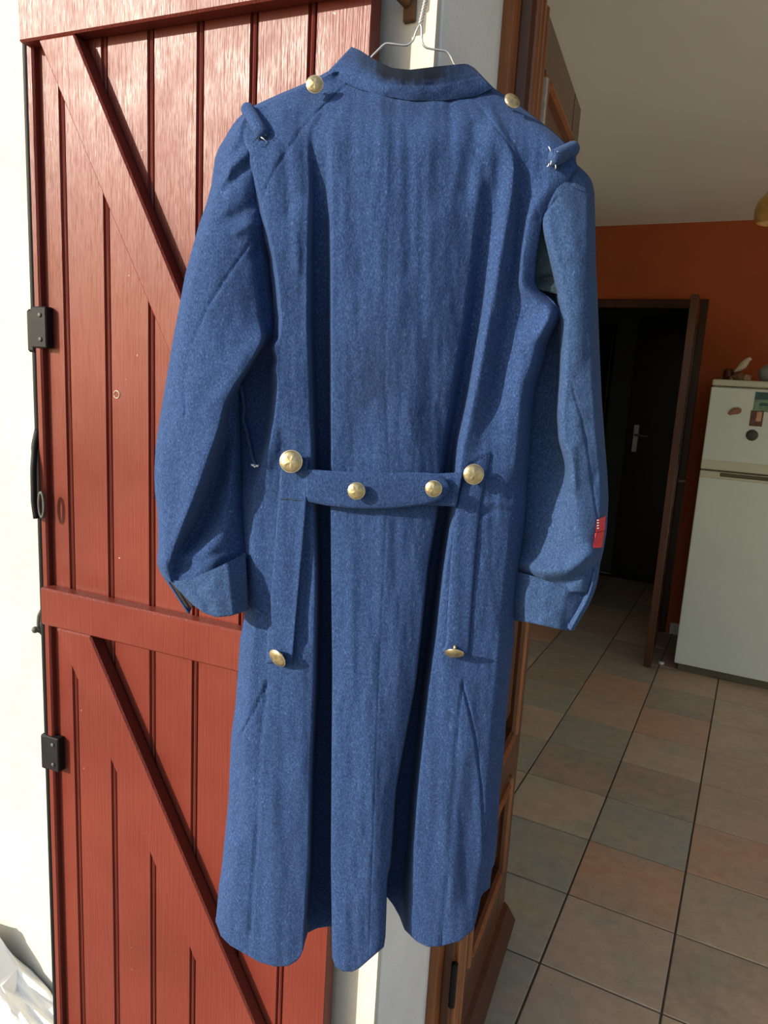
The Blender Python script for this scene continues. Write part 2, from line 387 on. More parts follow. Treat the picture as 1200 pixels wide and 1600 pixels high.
# dark doors of the corridor
d3 = empty('door_3', (-.75, 6.3, 0), 'black-brown corridor door with pale lever in the far wall', 'door', kind='structure')
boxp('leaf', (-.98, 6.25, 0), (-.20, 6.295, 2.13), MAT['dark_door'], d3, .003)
pl = boxp('handle_plate', (-.925, 6.243, 1.06), (-.885, 6.25, 1.28), MAT['steel'], d3, .002)
v, f = tube([(-.905, 6.243, 1.2), (-.905, 6.20, 1.2), (-.86, 6.195, 1.2), (-.80, 6.195, 1.2)], .009, 8); part('lever', v, f, MAT['steel'], pl)
d4 = empty('door_4', (-1.15, 6.0, 0), 'dark leaf standing half open at the left of the corridor', 'door', kind='structure')
F4 = (np.array([-1.24, 6.24, 0]), np.array([.80, -.6, 0]), np.array([.6, .8, 0]), WZ)
boxp('leaf', (0, -.04, 0), (.14, 0, 2.06), MAT['dark_door'], d4, .003, F4)

# ------------------------------------------------------------------ red shutter
SO = np.array([-.520, .907, 0]); SU = np.array([-.9973, -.0734, 0]); SN = np.array([.0734, -.9973, 0]); SF = (SO, SU, SN, WZ)
sh = empty('shutter', tuple(SO+SU*.3), 'tall glossy red-brown plank shutter with Z-braces folded back on the wall', 'shutter')
SZ0, SZ1 = .03, 2.24
joints = [0, .081, .173, .264, .354, .4435, .533, .597]
for a, b in zip(joints[:-1], joints[1:]):
    w = b-a
    pf = [(a+.0004, -.03), (a+.0004, -.005), (a+.0025, -.0065), (a+.0035, -.0025), (a+.006, -.0008), (a+.0085, -.0025), (a+.0095, -.006), (a+.0125, 0), (b-.0015, 0), (b-.0004, -.0045), (b-.0004, -.03)]
    if a == 0: pf = [(a, -.03), (a, -.001), (a+.001, 0), (b-.0015, 0), (b-.0004, -.0045), (b-.0004, -.03)]
    prism('plank', pf, SZ0, SZ1, MAT['red'], sh, SF)
def sbox(nm, a, b, mat='red', bev=.003, par=None): return boxp(nm, a, b, MAT[mat], par or sh, bev, SF)
sbox('edge_batten', (.585, -.03, SZ0), (.600, .012, SZ1))
RP = .027
sbox('rail', (0.0, 0, 2.034), (.598, RP, 2.135)); sbox('rail', (0.0, 0, 1.077), (.590, RP, 1.146)); sbox('rail', (0.0, 0, .10), (.590, RP, .19))
def brace(p):
    o = prism('brace', p, 0, RP-.001, MAT['red'], sh, SF, axis='v')
    bm = bmesh.new(); bm.from_mesh(o.data); bmesh.ops.bevel(bm, geom=list(bm.edges), offset=.003, segments=1, affect='EDGES'); bm.to_mesh(o.data); bm.free()
brace([(.558, 2.034), (.484, 2.034), (.016, 1.147), (.001, 1.147), (.001, 1.03+.117+.02), (.062, 1.147)][:3]+[(.075, 1.147)])
brace([(.556, 1.076), (.474, 1.076), (.002, .235), (.002, .191), (.064, .191)])
# espagnolette
rod = [SO+SU*.611+SN*.0+WZ*z for z in np.linspace(.05, 2.22, 14)]
v, f = tube(rod, .0065, 10); part('espagnolette_rod', v, f, MAT['iron'], sh)
for z in (1.60, .818):
    br = sbox('rod_bracket', (.568, .0, z-.034), (.604, .0165, z+.034), 'iron', .002)
    sbox('bracket_lug', (.602, -.012, z-.042), (.621, .011, z+.030), 'iron', .004, br)
    for q in (-.02, .02):
        vv, ff = lathe([(.0042, 0), (.0038, .0015), (.001, .0022)], 10)
        part('screw', [SO+SU*(.581+x)+SN*(.0165+zz)+WZ*(z+q+y) for x, y, zz in vv], ff, MAT['greyiron'], br)
v, f = tube(smooth_path([SO+SU*s+SN*d+WZ*z for s, d, z in ((.611, .0, 1.425), (.606, .012, 1.40), (.603, .02, 1.36), (.602, .022, 1.30), (.60, .02, 1.27))], 24), [.0065]*6+[.0055]*18, 10)
part('lever', v, f, MAT['iron'], sh)
vv, ff = lathe([(.001, -.009), (.006, -.007), (.009, 0), (.006, .007), (.001, .009)], 12)
part('rod_knob', [SO+SU*(.606+x)+SN*(.004+y)+WZ*(1.405+z) for x, y, z in vv], ff, MAT['iron'], sh)
loop = [SO+SU*(.580+.006*math.cos(t)+.002)+SN*.024+WZ*(1.297+.022*math.sin(t)) for t in np.linspace(0, 2*math.pi, 25)]
v, f = tube(loop, .0028, 8, False); part('lever_hook', v, f, MAT['greyiron'], sh)
for s, z in ((.432, 1.497), (.445, .989)):
    v, f = tube([SO+SU*(s+.006*math.cos(t))+SN*.0006+WZ*(z+.006*math.sin(t)) for t in np.linspace(.3, 5.9, 16)], .0007, 6); part('paint_ring', v, f, MAT['brass_rim'] if False else MAT['facade'], sh)

# shutter stay on the wall
cat_o = at_y(62, 975, .93)
st = empty('shutter_stay', (cat_o[0], YF, cat_o[2]), 'small grey iron shutter stay on the wall beside the red shutter', 'shutter stay')
q = at_y(np.array([76, 66, 61, 60, 62, 68, 76]), np.array([948, 952, 962, 975, 985, 992, 994]), .925)
v, f = tube(smooth_path(q, 24), [.004]*24, 10); part('hook', v, f, MAT['greyiron'], st)
kc = at_y(55, 984, .915)
vv, ff = lathe([(.001, -.007), (.005, -.005), (.007, 0), (.005, .005), (.001, .007)], 12); part('knob', vv+kc, ff, MAT['greyiron'], st)
v, f = tube([kc, at_y(66, 988, .925), at_y(76, 990, YF)], .0035, 8); part('pin', v, f, MAT['greyiron'], st)

# rusty pintle on the bare wall strip
pc = at_y(641, 14, YF)
pt = empty('wall_pintle', (pc[0], YF, pc[2]), 'rusty iron pintle in the wall strip above the hanger', 'pintle')
boxp('plate', (pc[0]-.008, YF-.006, pc[2]-.018), (pc[0]+.010, YF, pc[2]+.04), MAT['rust'], pt, .002)
v, f = tube([(pc[0]-.003, YF, pc[2]+.006), (pc[0]-.003, YF-.022, pc[2]+.006), (pc[0]-.003, YF-.03, pc[2]+.012), (pc[0]-.003, YF-.032, pc[2]+.03)], [.007, .0075, .008, .007], 12); part('pin', v, f, MAT['rust'], pt)
np_ = at_y(672, -42, YF)
nl = empty('wall_nail', (np_[0], YF, np_[2]), 'long steel nail carrying the hanger hook', 'nail')
v, f = tube([(np_[0], YF+.01, np_[2]), (np_[0], YF-.07, np_[2]+.006)], .0022, 8); part('shank', v, f, MAT['greyiron'], nl)

# ------------------------------------------------------------------ the coat
CN = np.array([.485, -.875, 0]); CN /= np.linalg.norm(CN); CK = -.962
CUV = np.array([.875, .485, 0]); CUV /= np.linalg.norm(CUV)
def W(px, py, D):
    r = rays(px, py); t = (CK+np.asarray(D, float))/(r@CN); return r*t[..., None]+np.array([0, 0, H])
base = W(np.array(600.), np.array(1515.), np.array(.0))
coat = empty('greatcoat', tuple(base), 'long blue wool military greatcoat hung by its collar, back view, brass buttons', 'coat')

def gsm(a, s):
    if s <= 0: return a
    r = int(3*s)+1; k = np.exp(-.5*(np.arange(-r, r+1)/s)**2); k /= k.sum()
    ap = np.r_[2*a[0]-a[1:r+1][::-1], a, 2*a[-1]-a[-r-1:-1][::-1]]
    return np.convolve(ap, k, 'valid')
def crv(pts, ys, s=10):
    p = np.array(pts, float); yy = np.arange(p[0, 0]-0, p[-1, 0]+1)
    lo, hi = min(ys.min(), p[0, 0]), max(ys.max(), p[-1, 0]); yy = np.arange(lo, hi+1)
    return np.interp(ys, yy, gsm(np.interp(yy, p[:, 0], p[:, 1]), s))
def pchip_rows(xk, dk, xs, seg):
    """xk,dk: (rows,K); xs: (rows,C) sample x; seg: (C,) segment index"""
    h = np.maximum(np.diff(xk, axis=1), .05); sl = np.diff(dk, axis=1)/h
    mth = np.zeros_like(dk)
    a, b = sl[:, :-1], sl[:, 1:]; ha, hb = h[:, :-1], h[:, 1:]
    w1, w2 = 2*hb+ha, hb+2*ha
    with np.errstate(divide='ignore', invalid='ignore'):
        hm = (w1+w2)/(w1/a+w2/b)
    mth[:, 1:-1] = np.where(a*b > 0, hm, 0); mth[:, 0] = sl[:, 0]*1.6; mth[:, -1] = sl[:, -1]*1.6
    i = seg; x0 = xk[:, i]; hh = h[:, i]; t = np.clip((xs-x0)/hh, 0, 1)
    d0, d1, m0, m1 = dk[:, i], dk[:, i+1], mth[:, i]*hh, mth[:, i+1]*hh
    return (2*t**3-3*t**2+1)*d0+(t**3-2*t**2+t)*m0+(-2*t**3+3*t**2)*d1+(t**3-t**2)*m1
def dist_poly(X, Y, pts):
    best = np.full(X.shape, 1e9); side = np.zeros(X.shape)
    for (ax, ay), (bx, by) in zip(pts[:-1], pts[1:]):
        dx, dy = bx-ax, by-ay; L = dx*dx+dy*dy
        t = np.clip(((X-ax)*dx+(Y-ay)*dy)/L, 0, 1); ex, ey = X-ax-t*dx, Y-ay-t*dy
        d = np.hypot(ex, ey); mk = d < best; best = np.where(mk, d, best); side = np.where(mk, np.sign(dx*ey-dy*ex), side)
    return best, side
def groove(X, Y, D, pts, w=1.8, depth=.0014, lap=.0008, lw=7):
    d, s = dist_poly(X, Y, pts); return D-depth*np.exp(-(d/w)**2)+lap*(s > 0)*np.exp(-d/lw)
def fold(X, Y, D, pts, w, amp, taper=True):
    d, s = dist_poly(X, Y, pts); return D+amp*np.exp(-(d/w)**2)
_lat = rng.random((64, 64))
def vnoise(x, y):
    xi, yi = np.floor(x).astype(int), np.floor(y).astype(int); fx, fy = x-xi, y-yi; fx = fx*fx*(3-2*fx); fy = fy*fy*(3-2*fy)
    g = lambda a, b: _lat[a % 64, b % 64]
    return (g(xi, yi)*(1-fx)+g(xi+1, yi)*fx)*(1-fy)+(g(xi, yi+1)*(1-fx)+g(xi+1, yi+1)*fx)*fy-.5
def sheet_grid(ys, xc, dc, ns):
    """xc, dc: lists of arrays over rows; ns columns per segment -> X,D grids"""
    xk, dk = np.stack(xc, 1), np.stack(dc, 1)
    xk = np.maximum.accumulate(xk, axis=1); cols, seg = [], []
    for i, n in enumerate(ns):
        for k in range(n): cols.append(k/n); seg.append(i)
    cols.append(1.); seg.append(len(ns)-1); seg = np.array(seg); fr_ = np.array(cols)
    X = xk[:, seg]+(xk[:, seg+1]-xk[:, seg])*fr_
    return X, pchip_rows(xk, dk, X, seg)
def cloth(name, X, Y, D, mat, parent, rear=.05, rear_up=0, stain=None, rcols=16, close=True, lip=True, rear_dip=0):
    """front sheet through (px,py,D) plus a rear sheet, one mesh"""
    R, C = X.shape; P = W(X, Y, D); vs_ = [P.reshape(-1, 3)]; idx = np.arange(R*C).reshape(R, C); fs = []
    def quads(I):
        a = np.stack([I[:-1, :-1], I[:-1, 1:], I[1:, 1:], I[1:, :-1]], -1).reshape(-1, 4); fs.append(a)
    quads(idx); n = R*C
    if lip:
        dd = D[-1]-.0035; P1 = W(X[-1], Y[-1]+.6, D[-1]-.0018); P2 = W(X[-1], Y[-1]-8, dd); vs_ += [P1, P2]
        quads(np.stack([idx[-1], np.arange(n, n+C), np.arange(n+C, n+2*C)])); n += 2*C
    if close:
        s = np.linspace(0, 1, rcols+1)[1:-1]; k = len(s)
        Xr = X[:, :1]+(X[:, -1:]-X[:, :1])*s; Yr = Y[:, :1]+(Y[:, -1:]-Y[:, :1])*s
        up = np.linspace(0, 1, R)[:, None]**8; Yr = Yr-rear_up*up*np.sin(math.pi*s)**.6+rear_dip*np.sin(math.pi*s)**.6
        rr = rear if np.ndim(rear) else np.full(R, rear)
        Dr = D[:, :1]+(D[:, -1:]-D[:, :1])*s-rr[:, None]*np.sin(math.pi*s)**.6
        vs_.append(W(Xr, Yr, Dr).reshape(-1, 3)); ri = np.arange(n, n+R*k).reshape(R, k)
        quads(np.concatenate([idx[:, :1], ri, idx[:, -1:]], 1)[:, ::-1])
    o = part(name, np.concatenate(vs_), np.concatenate(fs), mat, parent)
    if stain is not None:
        a = o.data.attributes.new('stain', 'FLOAT', 'POINT'); tot = len(o.data.vertices); buf = np.zeros(tot, np.float32); buf[:R*C] = stain.reshape(-1)
        a.data.foreach_set('value', buf)
    return o

# ---- body
yn = np.r_[np.arange(112, 1350, 3.3), np.linspace(1350, 1500, 52)]
xl = crv([(112, 511), (118, 500), (125, 488), (135, 465), (145, 440), (155, 418), (165, 396), (175, 383), (200, 374), (250, 378), (300, 391), (345, 404), (400, 420), (450, 425), (500, 428), (530, 424), (550, 400), (575, 378), (600, 368), (640, 367), (700, 368), (760, 370), (800, 373), (850, 375), (900, 378), (945, 380), (960, 382), (1000, 375), (1100, 368), (1150, 361), (1250, 357), (1320, 350), (1400, 342), (1500, 337)], yn, 3)
xr = crv([(112, 742), (125, 757), (136, 769), (149, 789), (165, 812), (190, 845), (212, 872), (228, 888), (245, 899), (262, 902), (280, 890), (300, 874), (320, 859), (340, 848), (400, 838), (440, 835), (452, 840), (470, 862), (488, 877), (500, 875), (515, 866), (535, 856), (570, 848), (600, 838), (640, 832), (700, 828), (740, 824), (790, 822), (830, 818), (880, 812), (920, 808), (965, 804), (1000, 803), (1060, 797), (1110, 792), (1170, 788), (1230, 782), (1320, 776), (1380, 769), (1440, 767), (1500, 766)], yn, 3)
def mid(pts, s=12): return crv(pts, yn, s)
k2x = mid([(112, 540), (200, 478), (300, 482), (400, 479), (500, 478), (600, 482), (700, 486), (790, 488), (900, 493), (1050, 491), (1200, 485), (1350, 482), (1500, 474)])
k3x = mid([(112, 545), (200, 490), (300, 494), (400, 493), (500, 493), (600, 495), (700, 499), (790, 501), (900, 503), (1050, 501), (1200, 493), (1350, 489), (1500, 481)])
k4x = mid([(112, 560), (200, 508), (300, 507), (400, 510), (500, 511), (600, 512), (700, 514), (790, 514), (900, 515), (1050, 517), (1200, 516), (1350, 515), (1500, 517)])
k5x = k4x+mid([(112, 12), (300, 12), (600, 6), (800, 3), (1500, 2.5)])
k6x = mid([(112, 640), (300, 610), (800, 605), (1200, 580), (1500, 565)])
k7x = mid([(112, 700), (250, 735), (300, 742), (400, 734), (500, 722), (600, 706), (700, 690), (800, 682), (883, 667), (975, 658), (1067, 648), (1140, 634), (1230, 617), (1320, 611), (1400, 604), (1500, 601)])
k8x = k7x+mid([(112, 20), (300, 24), (500, 18), (700, 12), (800, 5), (1500, 4)])
k9x = mid([(112, 735), (250, 775), (300, 770), (400, 760), (500, 744), (600, 725), (700, 705), (800, 694), (900, 679), (1000, 666), (1067, 658), (1140, 650), (1230, 641), (1320, 634), (1400, 627), (1500, 624)])
k10x = mid([(112, 740), (250, 802), (300, 799), (400, 782), (500, 764), (600, 745), (700, 724), (800, 712), (900, 695), (1000, 683), (1067, 672), (1230, 655), (1320, 648), (1500, 640)])
k11x = mid([(112, 745), (250, 818), (300, 818), (400, 810), (500, 799), (600, 777), (680, 756), (740, 748), (800, 745), (1000, 725), (1200, 715), (1500, 700)])
k1x = xl+mid([(112, 10), (250, 18), (400, 10), (540, 14), (560, 45), (600, 68), (650, 64), (690, 56), (740, 40), (800, 26), (900, 22), (1500, 26)], 6)
kax = xl+(k1x-xl)*mid([(112, .5), (500, .5), (560, .75), (690, .75), (780, .5), (1500, .5)], 6); k12x = xr-mid([(112, 10), (250, 20), (500, 20), (900, 24), (1500, 26)])
dd = lambda pts: mid(pts, 14)
d0 = dd([(112, -.035), (165, -.03), (195, .0), (220, .016), (300, .020), (400, .018), (530, .02), (580, .0), (700, .0), (800, .016), (1000, .02), (1500, .025)])
d1 = dd([(112, -.012), (165, -.005), (220, .026), (300, .038), (350, .045), (400, .051), (600, .056), (700, .053), (800, .047), (1500, .052)])
da = mid([(112, -.022), (165, -.015), (195, .010), (220, .022), (400, .032), (530, .034), (570, .012), (660, .012), (710, .024), (780, .034), (1000, .04), (1500, .044)], 6)
d2 = dd([(112, -.02), (160, .006), (220, .037), (300, .047), (500, .055), (700, .056), (800, .057), (1000, .060), (1500, .068)])
d3 = dd([(112, -.02), (160, .006), (220, .032), (300, .028), (500, .016), (700, .010), (770, .004), (820, -.004), (1000, -.012), (1500, -.010)])
d4 = dd([(112, -.02), (160, .007), (220, .034), (300, .028), (500, .015), (700, .009), (770, .003), (820, -.006), (1000, -.014), (1500, -.014)])
d5 = dd([(112, -.02), (160, .008), (220, .039), (300, .044), (500, .047), (700, .048), (800, .050), (1000, .056), (1500, .066)])
d6 = dd([(112, -.016), (160, .010), (220, .042), (300, .050), (500, .054), (700, .054), (800, .058), (1000, .063), (1500, .073)])
d7 = dd([(112, -.02), (160, .006), (220, .036), (300, .041), (500, .041), (700, .040), (800, .050), (1000, .056), (1500, .062)])
d8 = dd([(112, -.022), (160, .004), (220, .032), (300, .031), (500, .023), (700, .014), (770, .004), (820, -.012), (1000, -.026), (1500, -.036)])
d9 = dd([(112, -.022), (160, .004), (220, .032), (300, .031), (500, .023), (700, .014), (770, .004), (820, -.010), (1000, -.022), (1500, -.030)])
d10 = dd([(112, -.024), (160, .002), (220, .036), (300, .043), (500, .049), (700, .052), (800, .053), (1000, .050), (1500, .046)])
d11 = dd([(112, -.026), (160, .0), (220, .029), (300, .026), (500, .027), (640, .036), (740, .050), (800, .053), (1000, .053), (1500, .052)])
d12 = dd([(112, -.016), (165, -.006), (220, .024), (300, .036), (400, .040), (450, .043), (500, .048), (600, .048), (700, .046), (800, .048), (1000, .046), (1500, .044)])
d13 = dd([(112, -.04), (165, -.03), (205, -.004), (240, .022), (300, .032), (400, .034), (440, .032), (520, .018), (600, .008), (1000, .012), (1500, .014)])
XB, DB = sheet_grid(yn, [xl, kax, k1x, k2x, k3x, k4x, k5x, k6x, k7x, k8x, k9x, k10x, k11x, k12x, xr], [d0, da, d1, d2, d3, d4, d5, d6, d7, d8, d9, d10, d11, d12, d13],
                    [8, 10, 30, 9, 7, 6, 42, 42, 9, 4, 10, 16, 30, 9])
hem = np.array([(330, 1432), (338, 1442), (345, 1462), (360, 1477), (388, 1493), (405, 1503), (430, 1510), (450, 1509), (465, 1500), (473, 1487), (477, 1470), (481, 1457), (495, 1450), (514, 1447), (517.5, 1447), (519, 1495), (524, 1510), (535, 1517), (550, 1518), (562, 1512), (578, 1498), (592, 1486), (600, 1479), (602.5, 1462), (604.5, 1401), (614, 1413), (624, 1431), (632, 1452), (650, 1470), (668, 1479), (689, 1478), (719, 1470), (740, 1452), (747, 1425), (752, 1398), (768, 1384), (800, 1380)], float)
YBm = np.repeat(yn[:, None], XB.shape[1], 1)
tt = np.clip((yn-1350)/150, 0, 1)[:, None]
YBm = np.where(tt > 0, 1350+tt*(np.interp(XB, hem[:, 0], hem[:, 1])-1350), YBm)
# relief: seams, creases, drape
seams = [([(541, 132), (500, 170), (470, 202), (430, 262), (412, 300)], 1.9, .0018, .0012), ([(745, 160), (800, 230), (822, 280), (843, 340)], 1.8, .0013, -.0007),
         ([(612, 160), (606, 400), (602, 600), (608, 735), (604, 800), (590, 1100), (583, 1300), (575, 1515)], 2.0, .0005, .0003),
         ([(418, 1066), (396, 1112), (375, 1150)], 1.9, .0026, .0014), ([(418, 1062), (413, 1110), (407, 1160), (402, 1300), (388, 1493)], 1.9, .0024, -.0014),
         ([(723, 1072), (733, 1110), (742, 1150), (752, 1230), (758, 1330), (755, 1400)], 1.9, .0022, .0014), ([(723, 1066), (712, 1160), (705, 1280), (698, 1380), (688, 1478)], 1.9, .0022, .0016),
         ([(392, 729), (415, 731), (440, 736)], 1.9, .0014, .001), ([(770, 709), (750, 717), (733, 728)], 2.2, .0022, .0012), ([(838, 452), (828, 470), (818, 495)], 1.8, .0012, .0008)]
for p, w, dp, lp in seams: DB = groove(XB, YBm, DB, p, w, dp, lp)
folds = [([(470, 190), (478, 230), (482, 300)], 16, -.004), ([(520, 170), (505, 300), (500, 450)], 12, .0), ([(700, 190), (690, 300)], 22, -.003), ([(740, 200), (728, 300)], 12, -.0025),
         ([(770, 200), (760, 280)], 14, .003), ([(560, 220), (560, 420)], 18, -.0015), ([(640, 200), (636, 420)], 14, -.0012), ([(445, 230), (452, 330)], 10, -.0025), ([(462, 330), (466, 420)], 8, .0015),
         ([(560, 640), (556, 735)], 16, -.0015), ([(640, 640), (650, 735)], 14, .0015), ([(440, 680), (455, 705)], 7, -.002), ([(700, 730), (690, 640)], 10, -.0015),
         ([(440, 700), (430, 730)], 10, -.002), ([(800, 800), (770, 795), (745, 806)], 6, -.0018), ([(800, 790), (765, 786)], 9, .001),
         ([(815, 740), (800, 775)], 10, -.003), ([(470, 800), (478, 950)], 8, .0), ([(480, 850), (476, 1000)], 7, -.003), ([(735, 1200), (730, 1400)], 16, -.003), ([(375, 1200), (368, 1300)], 14, -.003), ([(420, 1250), (440, 1480)], 25, .003),
         ([(865, 480), (850, 520)], 12, .006), ([(590, 1000), (575, 1400)], 30, .002)]
for p, w, a in folds:
    if a: DB = fold(XB, YBm, DB, p, w, a*1.35)
inner = np.clip(np.minimum(XB-xl[:, None], xr[:, None]-XB)/25, 0, 1)
DB = DB+inner*(.0036*vnoise(XB/26+3, YBm/150)+.0018*vnoise(XB/11+9, YBm/80+5)+.0007*vnoise(XB/6, YBm/22)+.0022*vnoise(XB/60+20, YBm/60+8))
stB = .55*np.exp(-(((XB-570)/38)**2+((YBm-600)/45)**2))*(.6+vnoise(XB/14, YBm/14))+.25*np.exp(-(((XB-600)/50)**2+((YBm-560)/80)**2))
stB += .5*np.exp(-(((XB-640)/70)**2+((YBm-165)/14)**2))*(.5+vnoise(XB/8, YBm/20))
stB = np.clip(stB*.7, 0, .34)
R0, C0 = XB.shape
body = cloth('body', XB, YBm, DB, MAT['wool'], coat, rear=np.interp(yn, [112, 250, 700, 1500], [.01, .05, .06, .075]), rear_up=45, stain=stB, rcols=24)
def bodyD(x, y):
    i = int(np.clip(np.searchsorted(yn, y), 1, len(yn)-1)); return float(np.interp(x, XB[i], DB[i]))
def bodyDm(X, Y): return np.vectorize(bodyD)(X, Y)

# ---- sleeves
ysl = np.arange(176, 912, 3.2)
def c_(pts, s=7, ys=None): return crv(pts, ysl if ys is None else ys, s)
so = c_([(176, 381), (186, 370), (196, 363), (205, 357), (215, 352), (228, 343), (245, 336), (290, 330), (320, 322), (350, 311), (390, 300), (430, 289), (480, 280), (520, 272), (580, 262), (620, 255), (670, 247), (700, 243), (740, 241), (770, 242), (800, 246), (850, 247), (880, 245), (895, 250), (912, 262)], 4)
si = c_([(176, 394), (196, 398), (215, 406), (250, 401), (290, 403), (320, 408), (345, 416), (380, 422), (420, 425), (460, 429), (500, 433), (530, 435), (540, 428), (552, 408), (575, 394), (598, 377), (612, 372), (650, 374), (700, 376), (760, 378), (800, 380), (860, 384), (912, 387)], 3)
rg = c_([(176, 386), (196, 376), (250, 374), (345, 384), (420, 392), (500, 402), (530, 410), (552, 398), (575, 384), (600, 366), (630, 350), (665, 342), (700, 330), (740, 316), (780, 301), (830, 281), (875, 264), (912, 270)], 6)
v1 = rg+c_([(196, 10), (345, 16), (500, 14), (560, 5), (610, 4), (660, 14), (740, 24), (820, 26), (870, 14), (912, 8)])
f1 = np.minimum(rg+c_([(196, 18), (345, 28), (500, 24), (560, 7), (610, 5), (660, 24), (740, 46), (820, 66), (870, 60), (912, 40)]), si-4)
o1 = so+c_([(196, 8), (300, 16), (600, 18), (850, 10), (912, 8)]); o2 = (o1+rg)/2
DSo = c_([(196, -.03), (250, -.01), (400, .015), (700, .03), (912, .035)])
XS, DS = sheet_grid(ysl, [so, o1, o2, rg, v1, f1, si],
    [DSo, DSo+c_([(196, .022), (300, .028), (900, .024)]), c_([(196, .008), (250, .028), (400, .050), (500, .058), (600, .072), (750, .07), (850, .064), (912, .058)]), c_([(196, .012), (250, .030), (350, .040), (400, .044), (500, .050), (560, .070), (700, .084), (800, .078), (880, .060), (912, .056)]),
     c_([(196, .012), (250, .030), (345, .032), (400, .032), (540, .036), (590, .054), (650, .030), (750, .026), (840, .032), (880, .048), (912, .056)]), c_([(196, .010), (250, .028), (310, .026), (360, .018), (400, .020), (540, .026), (600, .044), (650, .026), (750, .042), (850, .058), (912, .062)]),
     c_([(196, .006), (250, .022), (310, .018), (360, .006), (400, .004), (540, .008), (600, .03), (650, .012), (750, .020), (850, .030), (912, .034)])], [8, 20, 24, 9, 12, 16])
YS = np.repeat(ysl[:, None], XS.shape[1], 1)
DS = groove(XS, YS, DS, [(418, 350), (395, 375), (350, 440), (325, 480), (300, 540), (288, 600), (290, 650)], 1.9, .0016, -.0010)
DS = groove(XS, YS, DS, [(262, 670), (255, 695), (247, 715)], 1.8, .0012, .0006)
for p, w, a in (([(372, 232), (355, 250), (345, 275)], 7, -.005), ([(395, 250), (370, 275), (345, 300)], 9, -.007), ([(385, 240), (360, 262), (335, 310)], 8, .005), ([(400, 315), (375, 335), (350, 345)], 11, -.006),
                ([(418, 350), (395, 350), (370, 362)], 7, .004), ([(418, 395), (405, 380), (400, 400)], 8, -.006), ([(430, 500), (380, 560), (345, 620)], 12, .004), ([(275, 650), (300, 690), (292, 760)], 14, .002),
                ([(268, 640), (262, 680)], 6, -.002), ([(300, 890), (330, 868), (345, 862)], 6, -.003), ([(330, 880), (370, 862)], 7, .002), ([(262, 880), (300, 862)], 9, .006), ([(275, 890), (300, 880)], 5, -.003)):
    DS = fold(XS, YS, DS, p, w, a*.7)
DS = DS+.003*vnoise(XS/40, YS/50)+.0012*vnoise(XS/13+4, YS/20)
cloth('sleeve', XS, YS, DS, MAT['wool'], coat, rear=.03, rcols=14)
def gridD(X, Y, D):
    return lambda x, y: float(np.interp(x, X[int(np.clip(np.searchsorted(Y[:, 0], y), 0, len(Y)-1))], D[int(np.clip(np.searchsorted(Y[:, 0], y), 0, len(Y)-1))]))
# left cuff
def quad_patch(top, bot, nu, nv, Dt, Db, bulge=.0, sm=True):
    T = smooth_path(top, nu) if sm else np.stack([np.interp(np.linspace(0, 1, nu), np.linspace(0, 1, len(top)), np.array(top, float)[:, k]) for k in (0, 1)], 1)
    B = smooth_path(bot, nu) if sm else np.stack([np.interp(np.linspace(0, 1, nu), np.linspace(0, 1, len(bot)), np.array(bot, float)[:, k]) for k in (0, 1)], 1)
    s = np.linspace(0, 1, nv)[:, None, None]; G = T*(1-s)+B*s
    Dt = np.interp(np.linspace(0, 1, nu), np.linspace(0, 1, len(Dt)), Dt); Db = np.interp(np.linspace(0, 1, nu), np.linspace(0, 1, len(Db)), Db)
    D = Dt*(1-s[..., 0])+Db*s[..., 0]+bulge*np.sin(math.pi*np.linspace(0, 1, nv))[:, None]
    return G[..., 0], G[..., 1], D
X, Y, D = quad_patch([(262, 905), (280, 908), (305, 902), (345, 884), (384, 864)], [(300, 944), (318, 957), (338, 964), (360, 962), (388, 953)], 48, 26, [.052, .066, .070, .070, .046], [.056, .074, .080, .078, .050], .003)
D = fold(X, Y, D, [(300, 915), (325, 945)], 9, -.004); D = D+.002*vnoise(X/16, Y/16)
cloth('cuff', X, Y, D, MAT['wool_faded'], coat, rear=.03, rcols=10)
X, Y, D = quad_patch([(258, 903), (266, 908), (282, 922)], [(291, 956), (296, 958), (301, 946)], 10, 14, [.03, .035, .05], [.03, .035, .052], 0)
cloth('cuff_lining', X, Y, D, MAT['lining'], coat, rear=.006, rcols=4)
X, Y, D = quad_patch([(256, 903), (260, 904), (263, 907)], [(290, 954), (293, 958), (297, 958)], 6, 20, [.045, .05, .048], [.04, .045, .044], 0)
cloth('cuff_edge', X, Y, D, MAT['wool'], coat, rear=.004, rcols=4)

# right sleeve
ysr = np.arange(256, 926, 3.2)
cr = lambda pts, s=7: crv(pts, ysr, s)
ro = cr([(256, 900), (262, 907), (268, 914), (280, 924), (300, 929), (350, 930), (400, 931), (470, 934), (550, 937), (620, 940), (690, 945), (740, 949), (780, 951), (830, 948), (860, 943), (880, 938), (926, 926)], 4)
ri0 = cr([(262, 858), (300, 846), (340, 838), (400, 830), (450, 828), (500, 846), (560, 838), (640, 818), (700, 810), (800, 802), (926, 790)], 8)
rl = cr([(262, 866), (300, 856), (340, 847), (360, 849), (400, 859), (450, 871), (490, 877), (560, 877), (600, 875), (650, 872), (690, 875), (720, 886), (740, 890), (780, 888), (830, 888), (926, 886)], 5)
ra = rl-cr([(262, 4), (340, 4), (400, 6), (700, 5), (800, 14), (860, 26), (926, 30)])
rb = rl+cr([(262, 14), (600, 12), (740, 10), (850, 22), (926, 20)]); rc = ro-cr([(262, 12), (500, 16), (926, 12)])
